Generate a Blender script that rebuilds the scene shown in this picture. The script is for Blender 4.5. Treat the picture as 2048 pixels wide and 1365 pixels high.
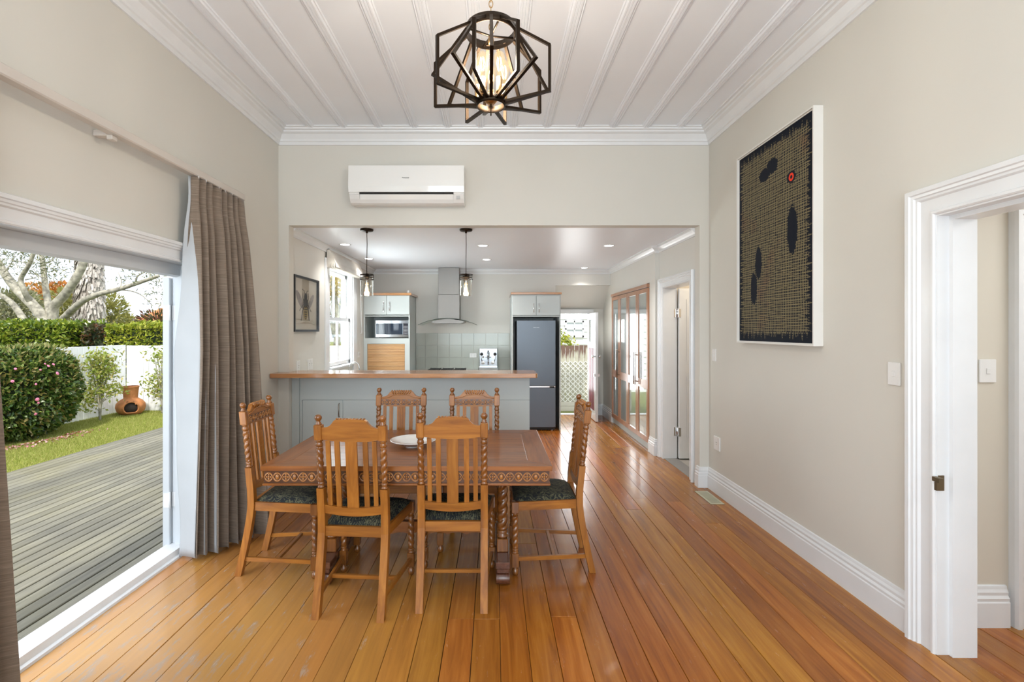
import bpy, math, random
import numpy as np
from mathutils import Vector, Matrix
random.seed(7); rng = np.random.default_rng(7)
PI = math.pi
S = bpy.context.scene
for o in list(bpy.data.objects): bpy.data.objects.remove(o, do_unlink=True)
C = S.collection

# ------------------------------------------------------------------ camera
cam = bpy.data.objects.new('camera', bpy.data.cameras.new('camera')); C.objects.link(cam)
cam.location = (0, 0, 1.5); cam.rotation_euler = (PI/2, 0, 0)
cam.data.sensor_width = 36; cam.data.lens = 17.0
cam.data.shift_x = 36/2048; cam.data.shift_y = -21.5/2048
cam.data.clip_start = .02; cam.data.clip_end = 300
S.camera = cam

# ------------------------------------------------------------------ world, sun, area lights, exposure
W = bpy.data.worlds.new('sky'); S.world = W; W.use_nodes = True
wt = W.node_tree; wt.nodes.clear()
wo = wt.nodes.new('ShaderNodeOutputWorld'); wb = wt.nodes.new('ShaderNodeBackground')
wc = wt.nodes.new('ShaderNodeTexCoord'); wn = wt.nodes.new('ShaderNodeTexNoise')
wm = wt.nodes.new('ShaderNodeMapping'); wr = wt.nodes.new('ShaderNodeValToRGB')
wm.inputs['Scale'].default_value = (1, 1, 2.5)
wn.inputs['Scale'].default_value = 2.2; wn.inputs['Detail'].default_value = 5
wr.color_ramp.elements[0].position = .38; wr.color_ramp.elements[0].color = (.72, .84, 1, 1)
wr.color_ramp.elements[1].position = .58; wr.color_ramp.elements[1].color = (1, 1, 1, 1)
wt.links.new(wc.outputs['Generated'], wm.inputs['Vector']); wt.links.new(wm.outputs['Vector'], wn.inputs['Vector'])
wt.links.new(wn.outputs['Fac'], wr.inputs['Fac']); wt.links.new(wr.outputs['Color'], wb.inputs['Color'])
wb.inputs['Strength'].default_value = 1.25
wt.links.new(wb.outputs[0], wo.inputs[0])

def lamp(name, kind, loc, energy, color=(1, 1, 1), rot=(0, 0, 0), **kw):
    d = bpy.data.lights.new(name, kind); d.energy = energy; d.color = color
    for k, v in kw.items(): setattr(d, k, v)
    o = bpy.data.objects.new(name, d); C.objects.link(o); o.location = loc; o.rotation_euler = rot
    return o
sund = Vector((.10, -.60, .78))
sun = lamp('sun', 'SUN', (0, -5, 20), 3.2, (1, .96, .88), angle=math.radians(4))
sun.rotation_euler = sund.to_track_quat('Z', 'Y').to_euler()
# unseen fill added behind the camera and in the hall; daylight at the openings
lamp('rear_fill', 'AREA', (0.0, -2.7, 1.75), 150, (.80, .91, 1), (PI/2+.62, 0, 0), shape='RECTANGLE', size=3.9, size_y=3.0)
lamp('bifold_daylight', 'AREA', (-3.1, .6, 1.25), 72, (.80, .90, 1), (0, -PI/2, 0), shape='RECTANGLE', size=1.8, size_y=2.2)
lamp('kitchen_window_daylight', 'AREA', (-2.25, 6.3, 1.7), 34, (.92, .97, 1), (0, -PI/2, 0), shape='RECTANGLE', size=1.0, size_y=.8)
lamp('back_door_daylight', 'AREA', (1.38, 8.95, 1.1), 12, (.95, .98, 1), (-PI/2, 0, 0), shape='RECTANGLE', size=.6, size_y=1.4)
lamp('hall_fill', 'AREA', (3.4, 1.6, 2.4), 17, (.92, .96, 1), (0, 0, 0), shape='RECTANGLE', size=1.0, size_y=1.0)  # fill lamp added inside the closed hall box
vs = S.view_settings
S.display_settings.display_device = 'sRGB'
vs.view_transform = 'Standard'; vs.look = 'None'; vs.gamma = 1; vs.use_curve_mapping = False; vs.exposure = 0.48

# ------------------------------------------------------------------ materials
MT = {}
def _pr(nt, col, rough, **kw):
    b = nt.nodes.new('ShaderNodeBsdfPrincipled')
    if col is not None: b.inputs['Base Color'].default_value = (*col, 1)
    b.inputs['Roughness'].default_value = rough
    for k, v in kw.items(): b.inputs[k].default_value = v
    return b
def newmat(name):
    m = bpy.data.materials.new(name); m.use_nodes = True; m.node_tree.nodes.clear()
    out = m.node_tree.nodes.new('ShaderNodeOutputMaterial')
    return m, m.node_tree, out
def N(nt, t, **kw):
    n = nt.nodes.new('ShaderNode' + t)
    for k, v in kw.items():
        if k.startswith('_'): setattr(n, k[1:], v)
        else: n.inputs[k.replace('__', ' ')].default_value = v
    return n
def ramp(nt, stops):
    r = nt.nodes.new('ShaderNodeValToRGB'); e = r.color_ramp.elements
    while len(e) < len(stops): e.new(.5)
    for i, (p, c) in enumerate(stops): e[i].position = p; e[i].color = (*c, 1)
    return r
def math_(nt, op, a, b=None, c=None, clamp=False):
    n = nt.nodes.new('ShaderNodeMath'); n.operation = op; n.use_clamp = clamp
    for i, v in enumerate((a, b, c)):
        if v is None: continue
        if isinstance(v, (int, float)): n.inputs[i].default_value = v
        else: nt.links.new(v, n.inputs[i])
    return n.outputs[0]
def mixc(nt, f, a, b, mode='MIX'):
    n = nt.nodes.new('ShaderNodeMix'); n.data_type = 'RGBA'; n.blend_type = mode
    def s(i, v):
        if isinstance(v, tuple): n.inputs[i].default_value = (*v, 1)
        elif isinstance(v, (int, float)): n.inputs[i].default_value = v
        else: nt.links.new(v, n.inputs[i])
    s(0, f); s(6, a); s(7, b)
    return n.outputs[2]
def paint(name, col, rough=.45, var=.04, scale=3, bump=.0, **kw):
    if name in MT: return MT[name]
    m, nt, out = newmat(name); b = _pr(nt, col, rough, **kw)
    tc = N(nt, 'TexCoord'); n = N(nt, 'TexNoise', Scale=scale, Detail=4)
    nt.links.new(tc.outputs['Object'], n.inputs['Vector'])
    lo = tuple(c*(1-var) for c in col); hi = tuple(min(1, c*(1+var)) for c in col)
    r = ramp(nt, [(.3, lo), (.7, hi)]); nt.links.new(n.outputs['Fac'], r.inputs['Fac'])
    nt.links.new(r.outputs['Color'], b.inputs['Base Color'])
    if bump:
        n2 = N(nt, 'TexNoise', Scale=scale*30, Detail=2); nt.links.new(tc.outputs['Object'], n2.inputs['Vector'])
        bp = N(nt, 'Bump', Strength=bump, Distance=.002); nt.links.new(n2.outputs['Fac'], bp.inputs['Height'])
        nt.links.new(bp.outputs['Normal'], b.inputs['Normal'])
    nt.links.new(b.outputs[0], out.inputs[0]); MT[name] = m; return m
def metal(name, col, rough=.3, aniso=0, brushed=None):
    if name in MT: return MT[name]
    m, nt, out = newmat(name); b = _pr(nt, col, rough, Metallic=1.0)
    tc = N(nt, 'TexCoord'); mp = N(nt, 'Mapping')
    mp.inputs['Scale'].default_value = brushed or (8, 8, 8)
    n = N(nt, 'TexNoise', Scale=4.0, Detail=3)
    nt.links.new(tc.outputs['Object'], mp.inputs['Vector']); nt.links.new(mp.outputs[0], n.inputs['Vector'])
    r = N(nt, 'MapRange'); r.inputs['To Min'].default_value = rough*.75; r.inputs['To Max'].default_value = rough*1.3
    nt.links.new(n.outputs['Fac'], r.inputs['Value']); nt.links.new(r.outputs[0], b.inputs['Roughness'])
    nt.links.new(b.outputs[0], out.inputs[0]); MT[name] = m; return m
def wood(name, dark, mid, light, axis='Z', rough=.3, coat=.4, scale=1.0, stretch=14, vary=.18, ring=.5):
    if name in MT: return MT[name]
    m, nt, out = newmat(name); b = _pr(nt, mid, rough)
    b.inputs['Coat Weight'].default_value = coat; b.inputs['Coat Roughness'].default_value = .12
    tc = N(nt, 'TexCoord'); oi = N(nt, 'ObjectInfo'); mp = N(nt, 'Mapping')
    sc = [stretch]*3; sc['XYZ'.index(axis)] = 1.0
    mp.inputs['Scale'].default_value = [v*scale for v in sc]
    cmb = N(nt, 'CombineXYZ')
    rr = math_(nt, 'MULTIPLY', oi.outputs['Random'], 63.0)
    for i in range(3): nt.links.new(rr, cmb.inputs[i])
    nt.links.new(tc.outputs['Object'], mp.inputs['Vector']); nt.links.new(cmb.outputs[0], mp.inputs['Location'])
    n = N(nt, 'TexNoise', Scale=2.2, Detail=7, Roughness=.62, Distortion=ring); nt.links.new(mp.outputs[0], n.inputs['Vector'])
    r = ramp(nt, [(.25, dark), (.5, mid), (.75, light)]); nt.links.new(n.outputs['Fac'], r.inputs['Fac'])
    v = N(nt, 'MapRange'); v.inputs['To Min'].default_value = 1-vary; v.inputs['To Max'].default_value = 1+vary
    nt.links.new(oi.outputs['Random'], v.inputs['Value'])
    hs = N(nt, 'HueSaturation'); nt.links.new(r.outputs['Color'], hs.inputs['Color']); nt.links.new(v.outputs[0], hs.inputs['Value'])
    nt.links.new(hs.outputs[0], b.inputs['Base Color'])
    bp = N(nt, 'Bump', Strength=.08, Distance=.002); nt.links.new(n.outputs['Fac'], bp.inputs['Height'])
    nt.links.new(bp.outputs['Normal'], b.inputs['Normal'])
    nt.links.new(b.outputs[0], out.inputs[0]); MT[name] = m; return m
def glass(name, tint=(.95, .98, .97), refl=.12, rough=.02, face=.5):
    if name in MT: return MT[name]
    m, nt, out = newmat(name)
    t = N(nt, 'BsdfTransparent'); t.inputs[0].default_value = (*tint, 1)
    g = N(nt, 'BsdfGlossy', Roughness=rough); g.inputs[0].default_value = (1, 1, 1, 1)
    lw = N(nt, 'LayerWeight', Blend=.35); f = math_(nt, 'ADD', math_(nt, 'MULTIPLY', lw.outputs['Facing'], face), refl, clamp=True)
    mx = N(nt, 'MixShader'); nt.links.new(f, mx.inputs[0]); nt.links.new(t.outputs[0], mx.inputs[1]); nt.links.new(g.outputs[0], mx.inputs[2])
    nt.links.new(mx.outputs[0], out.inputs[0]); MT[name] = m; return m
def emit(name, col, st):
    if name in MT: return MT[name]
    m, nt, out = newmat(name); e = N(nt, 'Emission', Strength=st); e.inputs[0].default_value = (*col, 1)
    nt.links.new(e.outputs[0], out.inputs[0]); MT[name] = m; return m
def leafmat(name, cols, trans=.3, rough=.35):
    if name in MT: return MT[name]
    m, nt, out = newmat(name); g = N(nt, 'NewGeometry')
    st = [((i+.5)/len(cols), c) for i, c in enumerate(cols)]
    r = ramp(nt, st); nt.links.new(g.outputs['Random Per Island'], r.inputs['Fac'])
    b = _pr(nt, None, rough); nt.links.new(r.outputs['Color'], b.inputs['Base Color'])
    tr = N(nt, 'BsdfTranslucent'); nt.links.new(r.outputs['Color'], tr.inputs[0])
    mx = N(nt, 'MixShader'); mx.inputs[0].default_value = trans
    nt.links.new(b.outputs[0], mx.inputs[1]); nt.links.new(tr.outputs[0], mx.inputs[2]); nt.links.new(mx.outputs[0], out.inputs[0])
    MT[name] = m; return m

WALL = paint('wall_paint', (.67, .645, .585), .55, .02, 1.2)
WALLK = paint('kitchen_wall_paint', (.69, .67, .62), .55, .02, 1.2)
CEIL = paint('ceiling_paint', (.86, .89, .94), .4, .015, 1.5)
KCEIL = paint('kitchen_ceiling_paint', (.85, .88, .94), .38, .01, 1)
TRIM = paint('trim_gloss_white', (.78, .79, .80), .25, .02, 6)
CAB = paint('sage_grey_lacquer', (.55, .59, .58), .4, .02, 2)
BLACKM = metal('black_bronze', (.032, .022, .015), .42)
CHROME = metal('chrome', (.82, .83, .85), .12)
STEEL = metal('brushed_steel', (.62, .60, .57), .28, brushed=(1, 1, 60))
HSTEEL = metal('hood_steel', (.27, .255, .24), .42, brushed=(60, 1, 1))
PLAST = paint('white_plastic', (.80, .79, .77), .3, .01)
DARK = paint('dark_void', (.015, .014, .013), .6)
GLASS = glass('clear_glass', (.97, .99, .98), .02, .02, .10)
def chairwood(ax): return wood('carved_oak_' + ax, (.16, .048, .005), (.31, .108, .012), (.44, .175, .026), ax, .38, .15, 1, 12, .1)
WZ, WX, WY = chairwood('Z'), chairwood('X'), chairwood('Y')
TWIST = wood('turned_oak', (.10, .030, .006), (.22, .075, .014), (.33, .125, .028), 'Z', .22, .55, 1, 8, .05)
TABX = wood('table_oak_X', (.10, .028, .006), (.245, .078, .014), (.34, .12, .025), 'X', .28, .25, 1, 12, .1)
TABY = wood('table_oak_Y', (.10, .028, .006), (.245, .078, .014), (.34, .12, .025), 'Y', .28, .25, 1, 12, .1)
FRZ = wood('frieze_oak', (.04, .013, .005), (.085, .028, .009), (.13, .045, .014), 'X', .35, .3, 1, 12, .1)
CARV = wood('carved_gold_oak', (.20, .07, .015), (.36, .14, .032), (.48, .21, .06), 'Z', .25, .5, 1, 8, .03)
COUNTER = wood('rimu_counter', (.34, .13, .045), (.50, .23, .09), (.60, .31, .14), 'X', .22, .6, 1, 9, .03)
RIMUZ = wood('rimu_frame_Z', (.30, .13, .06), (.40, .19, .10), (.48, .25, .14), 'Z', .3, .4, 1, 9, .05)
RIMUY = wood('rimu_frame_Y', (.30, .13, .06), (.40, .19, .10), (.48, .25, .14), 'Y', .3, .4, 1, 9, .05)
PINE = wood('shutter_pine', (.50, .26, .10), (.64, .37, .17), (.72, .46, .24), 'X', .35, .3, 1, 9, .08)
# floor boards: amber lacquer with grain, nail marks and grey scuffs
def floormat():
    m, nt, out = newmat('floor_lacquer'); L = nt.links
    b = _pr(nt, None, .25); b.inputs['Coat Weight'].default_value = .16; b.inputs['Coat Roughness'].default_value = .07; b.inputs['Specular IOR Level'].default_value = .38
    tc = N(nt, 'TexCoord'); oi = N(nt, 'ObjectInfo'); mp = N(nt, 'Mapping'); geo = N(nt, 'NewGeometry')
    mp.inputs['Scale'].default_value = (16, .9, 1)
    cmb = N(nt, 'CombineXYZ'); rr = math_(nt, 'MULTIPLY', oi.outputs['Random'], 91.0)
    for i in range(3): L.new(rr, cmb.inputs[i])
    L.new(tc.outputs['Object'], mp.inputs['Vector']); L.new(cmb.outputs[0], mp.inputs['Location'])
    n = N(nt, 'TexNoise', Scale=1.6, Detail=8, Roughness=.6, Distortion=.7); L.new(mp.outputs[0], n.inputs['Vector'])
    r = ramp(nt, [(.22, (.19, .055, .006)), (.5, (.36, .125, .013)), (.78, (.50, .205, .028))]); L.new(n.outputs['Fac'], r.inputs['Fac'])
    hs = N(nt, 'HueSaturation'); L.new(r.outputs['Color'], hs.inputs['Color'])
    v = N(nt, 'MapRange'); v.inputs['To Min'].default_value = .80; v.inputs['To Max'].default_value = 1.13; L.new(oi.outputs['Random'], v.inputs['Value'])
    L.new(v.outputs[0], hs.inputs['Value'])
    h = N(nt, 'MapRange'); h.inputs['To Min'].default_value = .488; h.inputs['To Max'].default_value = .508
    r2 = math_(nt, 'FRACT', math_(nt, 'MULTIPLY', oi.outputs['Random'], 7.31)); L.new(r2, h.inputs['Value']); L.new(h.outputs[0], hs.inputs['Hue'])
    # paler tone by the door paints in skylight; grey scuffs are real
    sx = N(nt, 'SeparateXYZ'); L.new(geo.outputs['Position'], sx.inputs[0])
    glow_wear = N(nt, 'MapRange', _interpolation_type='SMOOTHSTEP'); glow_wear.inputs['From Min'].default_value = .3; glow_wear.inputs['From Max'].default_value = -1.6
    L.new(sx.outputs[0], glow_wear.inputs['Value'])
    yy = N(nt, 'MapRange', _interpolation_type='SMOOTHSTEP'); yy.inputs['From Min'].default_value = 4.0; yy.inputs['From Max'].default_value = 2.2
    L.new(sx.outputs[1], yy.inputs['Value'])
    wv = math_(nt, 'MULTIPLY', glow_wear.outputs[0], yy.outputs[0])
    c1 = mixc(nt, math_(nt, 'MULTIPLY', wv, .75), hs.outputs[0], (.66, .37, .12))
    mp2 = N(nt, 'Mapping'); mp2.inputs['Scale'].default_value = (9, 1.7, 1); L.new(geo.outputs['Position'], mp2.inputs['Vector'])
    n2 = N(nt, 'TexNoise', Scale=2.6, Detail=9, Roughness=.72); L.new(mp2.outputs[0], n2.inputs['Vector'])
    thr = math_(nt, 'SUBTRACT', .68, math_(nt, 'MULTIPLY', wv, .155))
    sc = math_(nt, 'MULTIPLY', math_(nt, 'SUBTRACT', n2.outputs['Fac'], thr), 14, clamp=True)
    c2 = mixc(nt, math_(nt, 'MULTIPLY', sc, .65), c1, (.40, .33, .27))
    # fine scratches and nail marks
    n3 = N(nt, 'TexVoronoi', Scale=9.0); L.new(mp2.outputs[0], n3.inputs['Vector'])
    nail = math_(nt, 'LESS_THAN', n3.outputs['Distance'], .035)
    c3 = mixc(nt, math_(nt, 'MULTIPLY', nail, .7), c2, (.06, .025, .01))
    L.new(c3, b.inputs['Base Color'])
    ro = N(nt, 'MapRange'); ro.inputs['To Min'].default_value = .16; ro.inputs['To Max'].default_value = .34
    L.new(n2.outputs['Fac'], ro.inputs['Value']); L.new(ro.outputs[0], b.inputs['Roughness'])
    n4 = N(nt, 'TexNoise', Scale=3.0, Detail=3); L.new(geo.outputs['Position'], n4.inputs['Vector'])
    hsum = math_(nt, 'ADD', math_(nt, 'MULTIPLY', n4.outputs['Fac'], 2.5), math_(nt, 'MULTIPLY', n.outputs['Fac'], .35))
    bp = N(nt, 'Bump', Strength=.35, Distance=.0025); L.new(hsum, bp.inputs['Height'])
    L.new(bp.outputs['Normal'], b.inputs['Normal']); L.new(bp.outputs['Normal'], b.inputs['Coat Normal'])
    L.new(b.outputs[0], out.inputs[0]); return m
FLOORM = floormat()
def deckmat():
    m, nt, out = newmat('weathered_deck'); L = nt.links
    b = _pr(nt, None, .6); tc = N(nt, 'TexCoord'); oi = N(nt, 'ObjectInfo'); mp = N(nt, 'Mapping'); geo = N(nt, 'NewGeometry')
    mp.inputs['Scale'].default_value = (32, 1.6, 1)
    cmb = N(nt, 'CombineXYZ'); rr = math_(nt, 'MULTIPLY', oi.outputs['Random'], 91.0)
    for i in range(3): L.new(rr, cmb.inputs[i])
    L.new(tc.outputs['Object'], mp.inputs['Vector']); L.new(cmb.outputs[0], mp.inputs['Location'])
    n = N(nt, 'TexNoise', Scale=1.2, Detail=8, Roughness=.7, Distortion=.3); L.new(mp.outputs[0], n.inputs['Vector'])
    r = ramp(nt, [(.2, (.10, .093, .074)), (.5, (.175, .165, .130)), (.8, (.25, .238, .195))]); L.new(n.outputs['Fac'], r.inputs['Fac'])
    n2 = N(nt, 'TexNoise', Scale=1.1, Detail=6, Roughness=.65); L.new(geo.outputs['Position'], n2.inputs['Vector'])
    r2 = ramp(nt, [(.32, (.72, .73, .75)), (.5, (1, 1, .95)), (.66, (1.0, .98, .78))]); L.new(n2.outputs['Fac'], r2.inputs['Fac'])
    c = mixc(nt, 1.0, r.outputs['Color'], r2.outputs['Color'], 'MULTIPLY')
    hs = N(nt, 'HueSaturation'); L.new(c, hs.inputs['Color']); v = N(nt, 'MapRange'); v.inputs['To Min'].default_value = .78; v.inputs['To Max'].default_value = 1.25
    L.new(oi.outputs['Random'], v.inputs['Value']); L.new(v.outputs[0], hs.inputs['Value']); L.new(hs.outputs[0], b.inputs['Base Color'])
    bp = N(nt, 'Bump', Strength=.4, Distance=.004); L.new(n.outputs['Fac'], bp.inputs['Height']); L.new(bp.outputs['Normal'], b.inputs['Normal'])
    L.new(b.outputs[0], out.inputs[0]); return m
DECKM = deckmat()

# ------------------------------------------------------------------ mesh helpers
class MB:
    def __init__(s): s.v = []; s.f = []; s.sm = []; s.mi = []; s.m = 0
    def add(s, vs, fs, smooth=False):
        b = len(s.v); s.v += [tuple(p) for p in vs]; s.f += [tuple(b+i for i in f) for f in fs]
        s.sm += [smooth]*len(fs); s.mi += [s.m]*len(fs); return s
    def box(s, x0, x1, y0, y1, z0, z1, ch=0):
        if x0 > x1: x0, x1 = x1, x0
        if y0 > y1: y0, y1 = y1, y0
        if z0 > z1: z0, z1 = z1, z0
        if ch <= 0:
            v = [(x, y, z) for z in (z0, z1) for y in (y0, y1) for x in (x0, x1)]
            return s.add(v, [(0, 2, 3, 1), (4, 5, 7, 6), (0, 1, 5, 4), (2, 6, 7, 3), (0, 4, 6, 2), (1, 3, 7, 5)])
        ch = min(ch, (x1-x0)*.45, (y1-y0)*.45, (z1-z0)*.45)
        v = []; idx = {}
        X = (x0, x1); Y = (y0, y1); Z = (z0, z1); sg = (1, -1)
        for i in (0, 1):
            for j in (0, 1):
                for k in (0, 1):
                    p = (X[i], Y[j], Z[k]); d = (sg[i]*ch, sg[j]*ch, sg[k]*ch)
                    idx[i, j, k, 0] = len(v); v.append((p[0], p[1]+d[1], p[2]+d[2]))
                    idx[i, j, k, 1] = len(v); v.append((p[0]+d[0], p[1], p[2]+d[2]))
                    idx[i, j, k, 2] = len(v); v.append((p[0]+d[0], p[1]+d[1], p[2]))
        f = []
        for i in (0, 1):
            q = [idx[i, 0, 0, 0], idx[i, 1, 0, 0], idx[i, 1, 1, 0], idx[i, 0, 1, 0]]; f.append(q if i else q[::-1])
            q = [idx[0, i, 0, 1], idx[1, i, 0, 1], idx[1, i, 1, 1], idx[0, i, 1, 1]]; f.append(q[::-1] if i else q)
            q = [idx[0, 0, i, 2], idx[1, 0, i, 2], idx[1, 1, i, 2], idx[0, 1, i, 2]]; f.append(q if i else q[::-1])
        for a in (0, 1):
            for b_ in (0, 1):
                q = [idx[0, a, b_, 1], idx[1, a, b_, 1], idx[1, a, b_, 2], idx[0, a, b_, 2]]; f.append(q if a == b_ else q[::-1])
                q = [idx[a, 0, b_, 0], idx[a, 1, b_, 0], idx[a, 1, b_, 2], idx[a, 0, b_, 2]]; f.append(q[::-1] if a == b_ else q)
                q = [idx[a, b_, 0, 0], idx[a, b_, 1, 0], idx[a, b_, 1, 1], idx[a, b_, 0, 1]]; f.append(q if a == b_ else q[::-1])
        for i in (0, 1):
            for j in (0, 1):
                for k in (0, 1):
                    q = [idx[i, j, k, 0], idx[i, j, k, 1], idx[i, j, k, 2]]; f.append(q if (i+j+k) % 2 else q[::-1])
        return s.add(v, f)
    def hexa(s, b4, t4):      # bottom quad + top quad (ccw from above)
        return s.add(list(b4)+list(t4), [(3, 2, 1, 0), (4, 5, 6, 7), (0, 1, 5, 4), (1, 2, 6, 5), (2, 3, 7, 6), (3, 0, 4, 7)])
    def lathe(s, prof, cx=0, cy=0, seg=24, cap=True, axis='z', cz=0, smooth=True):
        v = []; n = len(prof)
        for r, z in prof:
            for k in range(seg):
                a = 2*PI*k/seg; p = (r*math.cos(a), r*math.sin(a), z)
                if axis == 'y': p = (p[0], p[2], p[1])
                if axis == 'x': p = (p[2], p[0], p[1])
                v.append((p[0]+cx, p[1]+cy, p[2]+cz))
        f = [(i*seg+k, i*seg+(k+1) % seg, (i+1)*seg+(k+1) % seg, (i+1)*seg+k) for i in range(n-1) for k in range(seg)]
        if cap: f += [tuple(range(seg))[::-1], tuple((n-1)*seg+k for k in range(seg))]
        if axis == 'y': f = [q[::-1] for q in f]
        return s.add(v, f, smooth)
    def tube(s, pts, r, n=8, closed=False, cap=True, flat=None, smooth=True, up=None):
        pts = [Vector(p) for p in pts]; m = len(pts); rs = r if isinstance(r, (list, tuple)) else [r]*m
        T = []
        for i in range(m):
            if closed: t = pts[(i+1) % m]-pts[i-1]
            else: t = pts[min(i+1, m-1)]-pts[max(i-1, 0)]
            T.append(t.normalized() if t.length > 1e-9 else Vector((0, 0, 1)))
        u = Vector(up) if up else (Vector((0, 0, 1)) if abs(T[0].z) < .9 else Vector((1, 0, 0)))
        u = (u-T[0]*u.dot(T[0])).normalized(); v = []
        for i in range(m):
            if up: u = Vector(up)
            u = (u-T[i]*u.dot(T[i]))
            u = u.normalized() if u.length > 1e-6 else T[i].orthogonal().normalized()
            w = T[i].cross(u); fl = flat or 1
            for k in range(n):
                a = 2*PI*(k+.5)/n; v.append(pts[i]+u*math.cos(a)*rs[i]+w*math.sin(a)*rs[i]*fl)
        L = m if closed else m-1
        f = [(i*n+k, i*n+(k+1) % n, ((i+1) % m)*n+(k+1) % n, ((i+1) % m)*n+k) for i in range(L) for k in range(n)]
        if cap and not closed: f += [tuple(range(n))[::-1], tuple((m-1)*n+k for k in range(n))]
        return s.add(v, f, smooth)
    def twist(s, cx, cy, z0, z1, r, pitch, seg=16, step=.0055, dirn=1, depth=.34):
        n = max(4, int((z1-z0)/step)); v = []
        for i in range(n+1):
            z = z0+(z1-z0)*i/n; e = min(1, i/3, (n-i)/3)
            for k in range(seg):
                a = 2*PI*k/seg; q = abs(math.cos(a-dirn*2*PI*z/pitch))
                rr = r*((1-e)*.85+e*(1-depth+depth*1.05*q**.75)); v.append((cx+rr*math.cos(a), cy+rr*math.sin(a), z))
        f = [(i*seg+k, i*seg+(k+1) % seg, (i+1)*seg+(k+1) % seg, (i+1)*seg+k) for i in range(n) for k in range(seg)]
        f += [tuple(range(seg))[::-1], tuple(n*seg+k for k in range(seg))]
        return s.add(v, f, True)
    def poly(s, pts, lo, hi, axis='y'):   # extrude outline; pts in the two other axes
        n = len(pts)
        def P(a, b, c): return {'y': (a, c, b), 'x': (c, a, b), 'z': (a, b, c)}[axis]
        v = [P(a, b, lo) for a, b in pts]+[P(a, b, hi) for a, b in pts]
        f = [tuple(range(n)), tuple(range(2*n-1, n-1, -1))]+[(i, i+n, (i+1) % n+n, (i+1) % n) for i in range(n)]
        if axis == 'z' or axis == 'x': f = [q[::-1] for q in f]
        return s.add(v, f)
    def sweep(s, path, prof, up, closed=False, side=1):
        """prof (u,v): u perpendicular to path within its plane, v along up."""
        path = [Vector(p) for p in path]; up = Vector(up).normalized(); m = len(path); v = []; n = len(prof)
        for i in range(m):
            a = path[i]-path[i-1] if (i > 0 or closed) else None
            b = path[(i+1) % m]-path[i] if (i < m-1 or closed) else None
            a = a.normalized() if a else b.normalized(); b = b.normalized() if b else a
            na = up.cross(a)*side; nb = up.cross(b)*side; mn = na+nb; mn.normalize(); k = 1/max(.2, mn.dot(na))
            for u, w in prof: v.append(path[i]+mn*u*k+up*w)
        L = m if closed else m-1
        f = [(i*n+k, i*n+(k+1) % n, ((i+1) % m)*n+(k+1) % n, ((i+1) % m)*n+k) for i in range(L) for k in range(n)]
        if not closed: f += [tuple(range(n))[::-1], tuple((m-1)*n+k for k in range(n))]
        return s.add(v, f)
    def sphere(s, c, r, seg=14, rings=8, sc=(1, 1, 1)):
        pr = [(math.sin(PI*i/rings)*r, -math.cos(PI*i/rings)*r) for i in range(rings+1)]
        b = MB(); b.lathe([(max(a, 1e-4), z) for a, z in pr], seg=seg, cap=False)
        return s.add([(c[0]+x*sc[0], c[1]+y*sc[1], c[2]+z*sc[2]) for x, y, z in b.v], b.f, True)
    def map(s, fn): s.v = [tuple(fn(Vector(p))) for p in s.v]; return s
    def join(s, o): return s.add(o.v, o.f, True if (o.sm and all(o.sm)) else False)

def build(name, mb, mat, parent=None, loc=None, rot=None, recalc=True, kind=None, bevel=0):
    me = bpy.data.meshes.new(name); me.from_pydata(mb.v, [], mb.f)
    mats = mat if isinstance(mat, (list, tuple)) else [mat]
    for m in mats: me.materials.append(m)
    me.polygons.foreach_set('use_smooth', mb.sm); me.polygons.foreach_set('material_index', mb.mi)
    if recalc:
        import bmesh
        bm = bmesh.new(); bm.from_mesh(me); bmesh.ops.recalc_face_normals(bm, faces=bm.faces); bm.to_mesh(me); bm.free()
    o = bpy.data.objects.new(name, me); C.objects.link(o)
    if parent: o.parent = parent
    if loc: o.location = loc
    if rot: o.rotation_euler = rot
    if kind: o['kind'] = kind
    if bevel:
        md = o.modifiers.new('bevel', 'BEVEL'); md.width = bevel; md.segments = 2; md.limit_method = 'ANGLE'
    return o
def tag(o, label, cat, group=None):
    o['label'] = label; o['category'] = cat
    if group: o['group'] = group
    return o
def thing(name, label, cat, loc=(0, 0, 0), rz=0, group=None):
    o = bpy.data.objects.new(name, None); o.empty_display_size = .1; C.objects.link(o)
    o.location = loc; o.rotation_euler = (0, 0, rz); return tag(o, label, cat, group)
def struct(name, mb, mat, **kw):
    return build(name, mb, mat, kind='structure', **kw)
def sempty(name):
    o = bpy.data.objects.new(name, None); C.objects.link(o); o['kind'] = 'structure'; return o
def dup(root, loc, rz, label, parent=None):
    r = root.copy(); C.objects.link(r)
    if parent is None: r.location = loc; r.rotation_euler = (0, 0, rz); r['label'] = label
    else: r.parent = parent
    for ch in list(root.children): dup(ch, None, None, None, r)
    return r
def bx(name, mat, parent, *a, ch=0, loc=None, **kw):
    return build(name, MB().box(*a, ch=ch), mat, parent, loc, **kw)
def pbox(name, mat, parent, x0, x1, y0, y1, z0, z1, ch=0, **kw):   # box whose origin is its centre
    c = ((x0+x1)/2, (y0+y1)/2, (z0+z1)/2); hx, hy, hz = abs(x1-x0)/2, abs(y1-y0)/2, abs(z1-z0)/2
    return build(name, MB().box(-hx, hx, -hy, hy, -hz, hz, ch), mat, parent, c, **kw)
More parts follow.
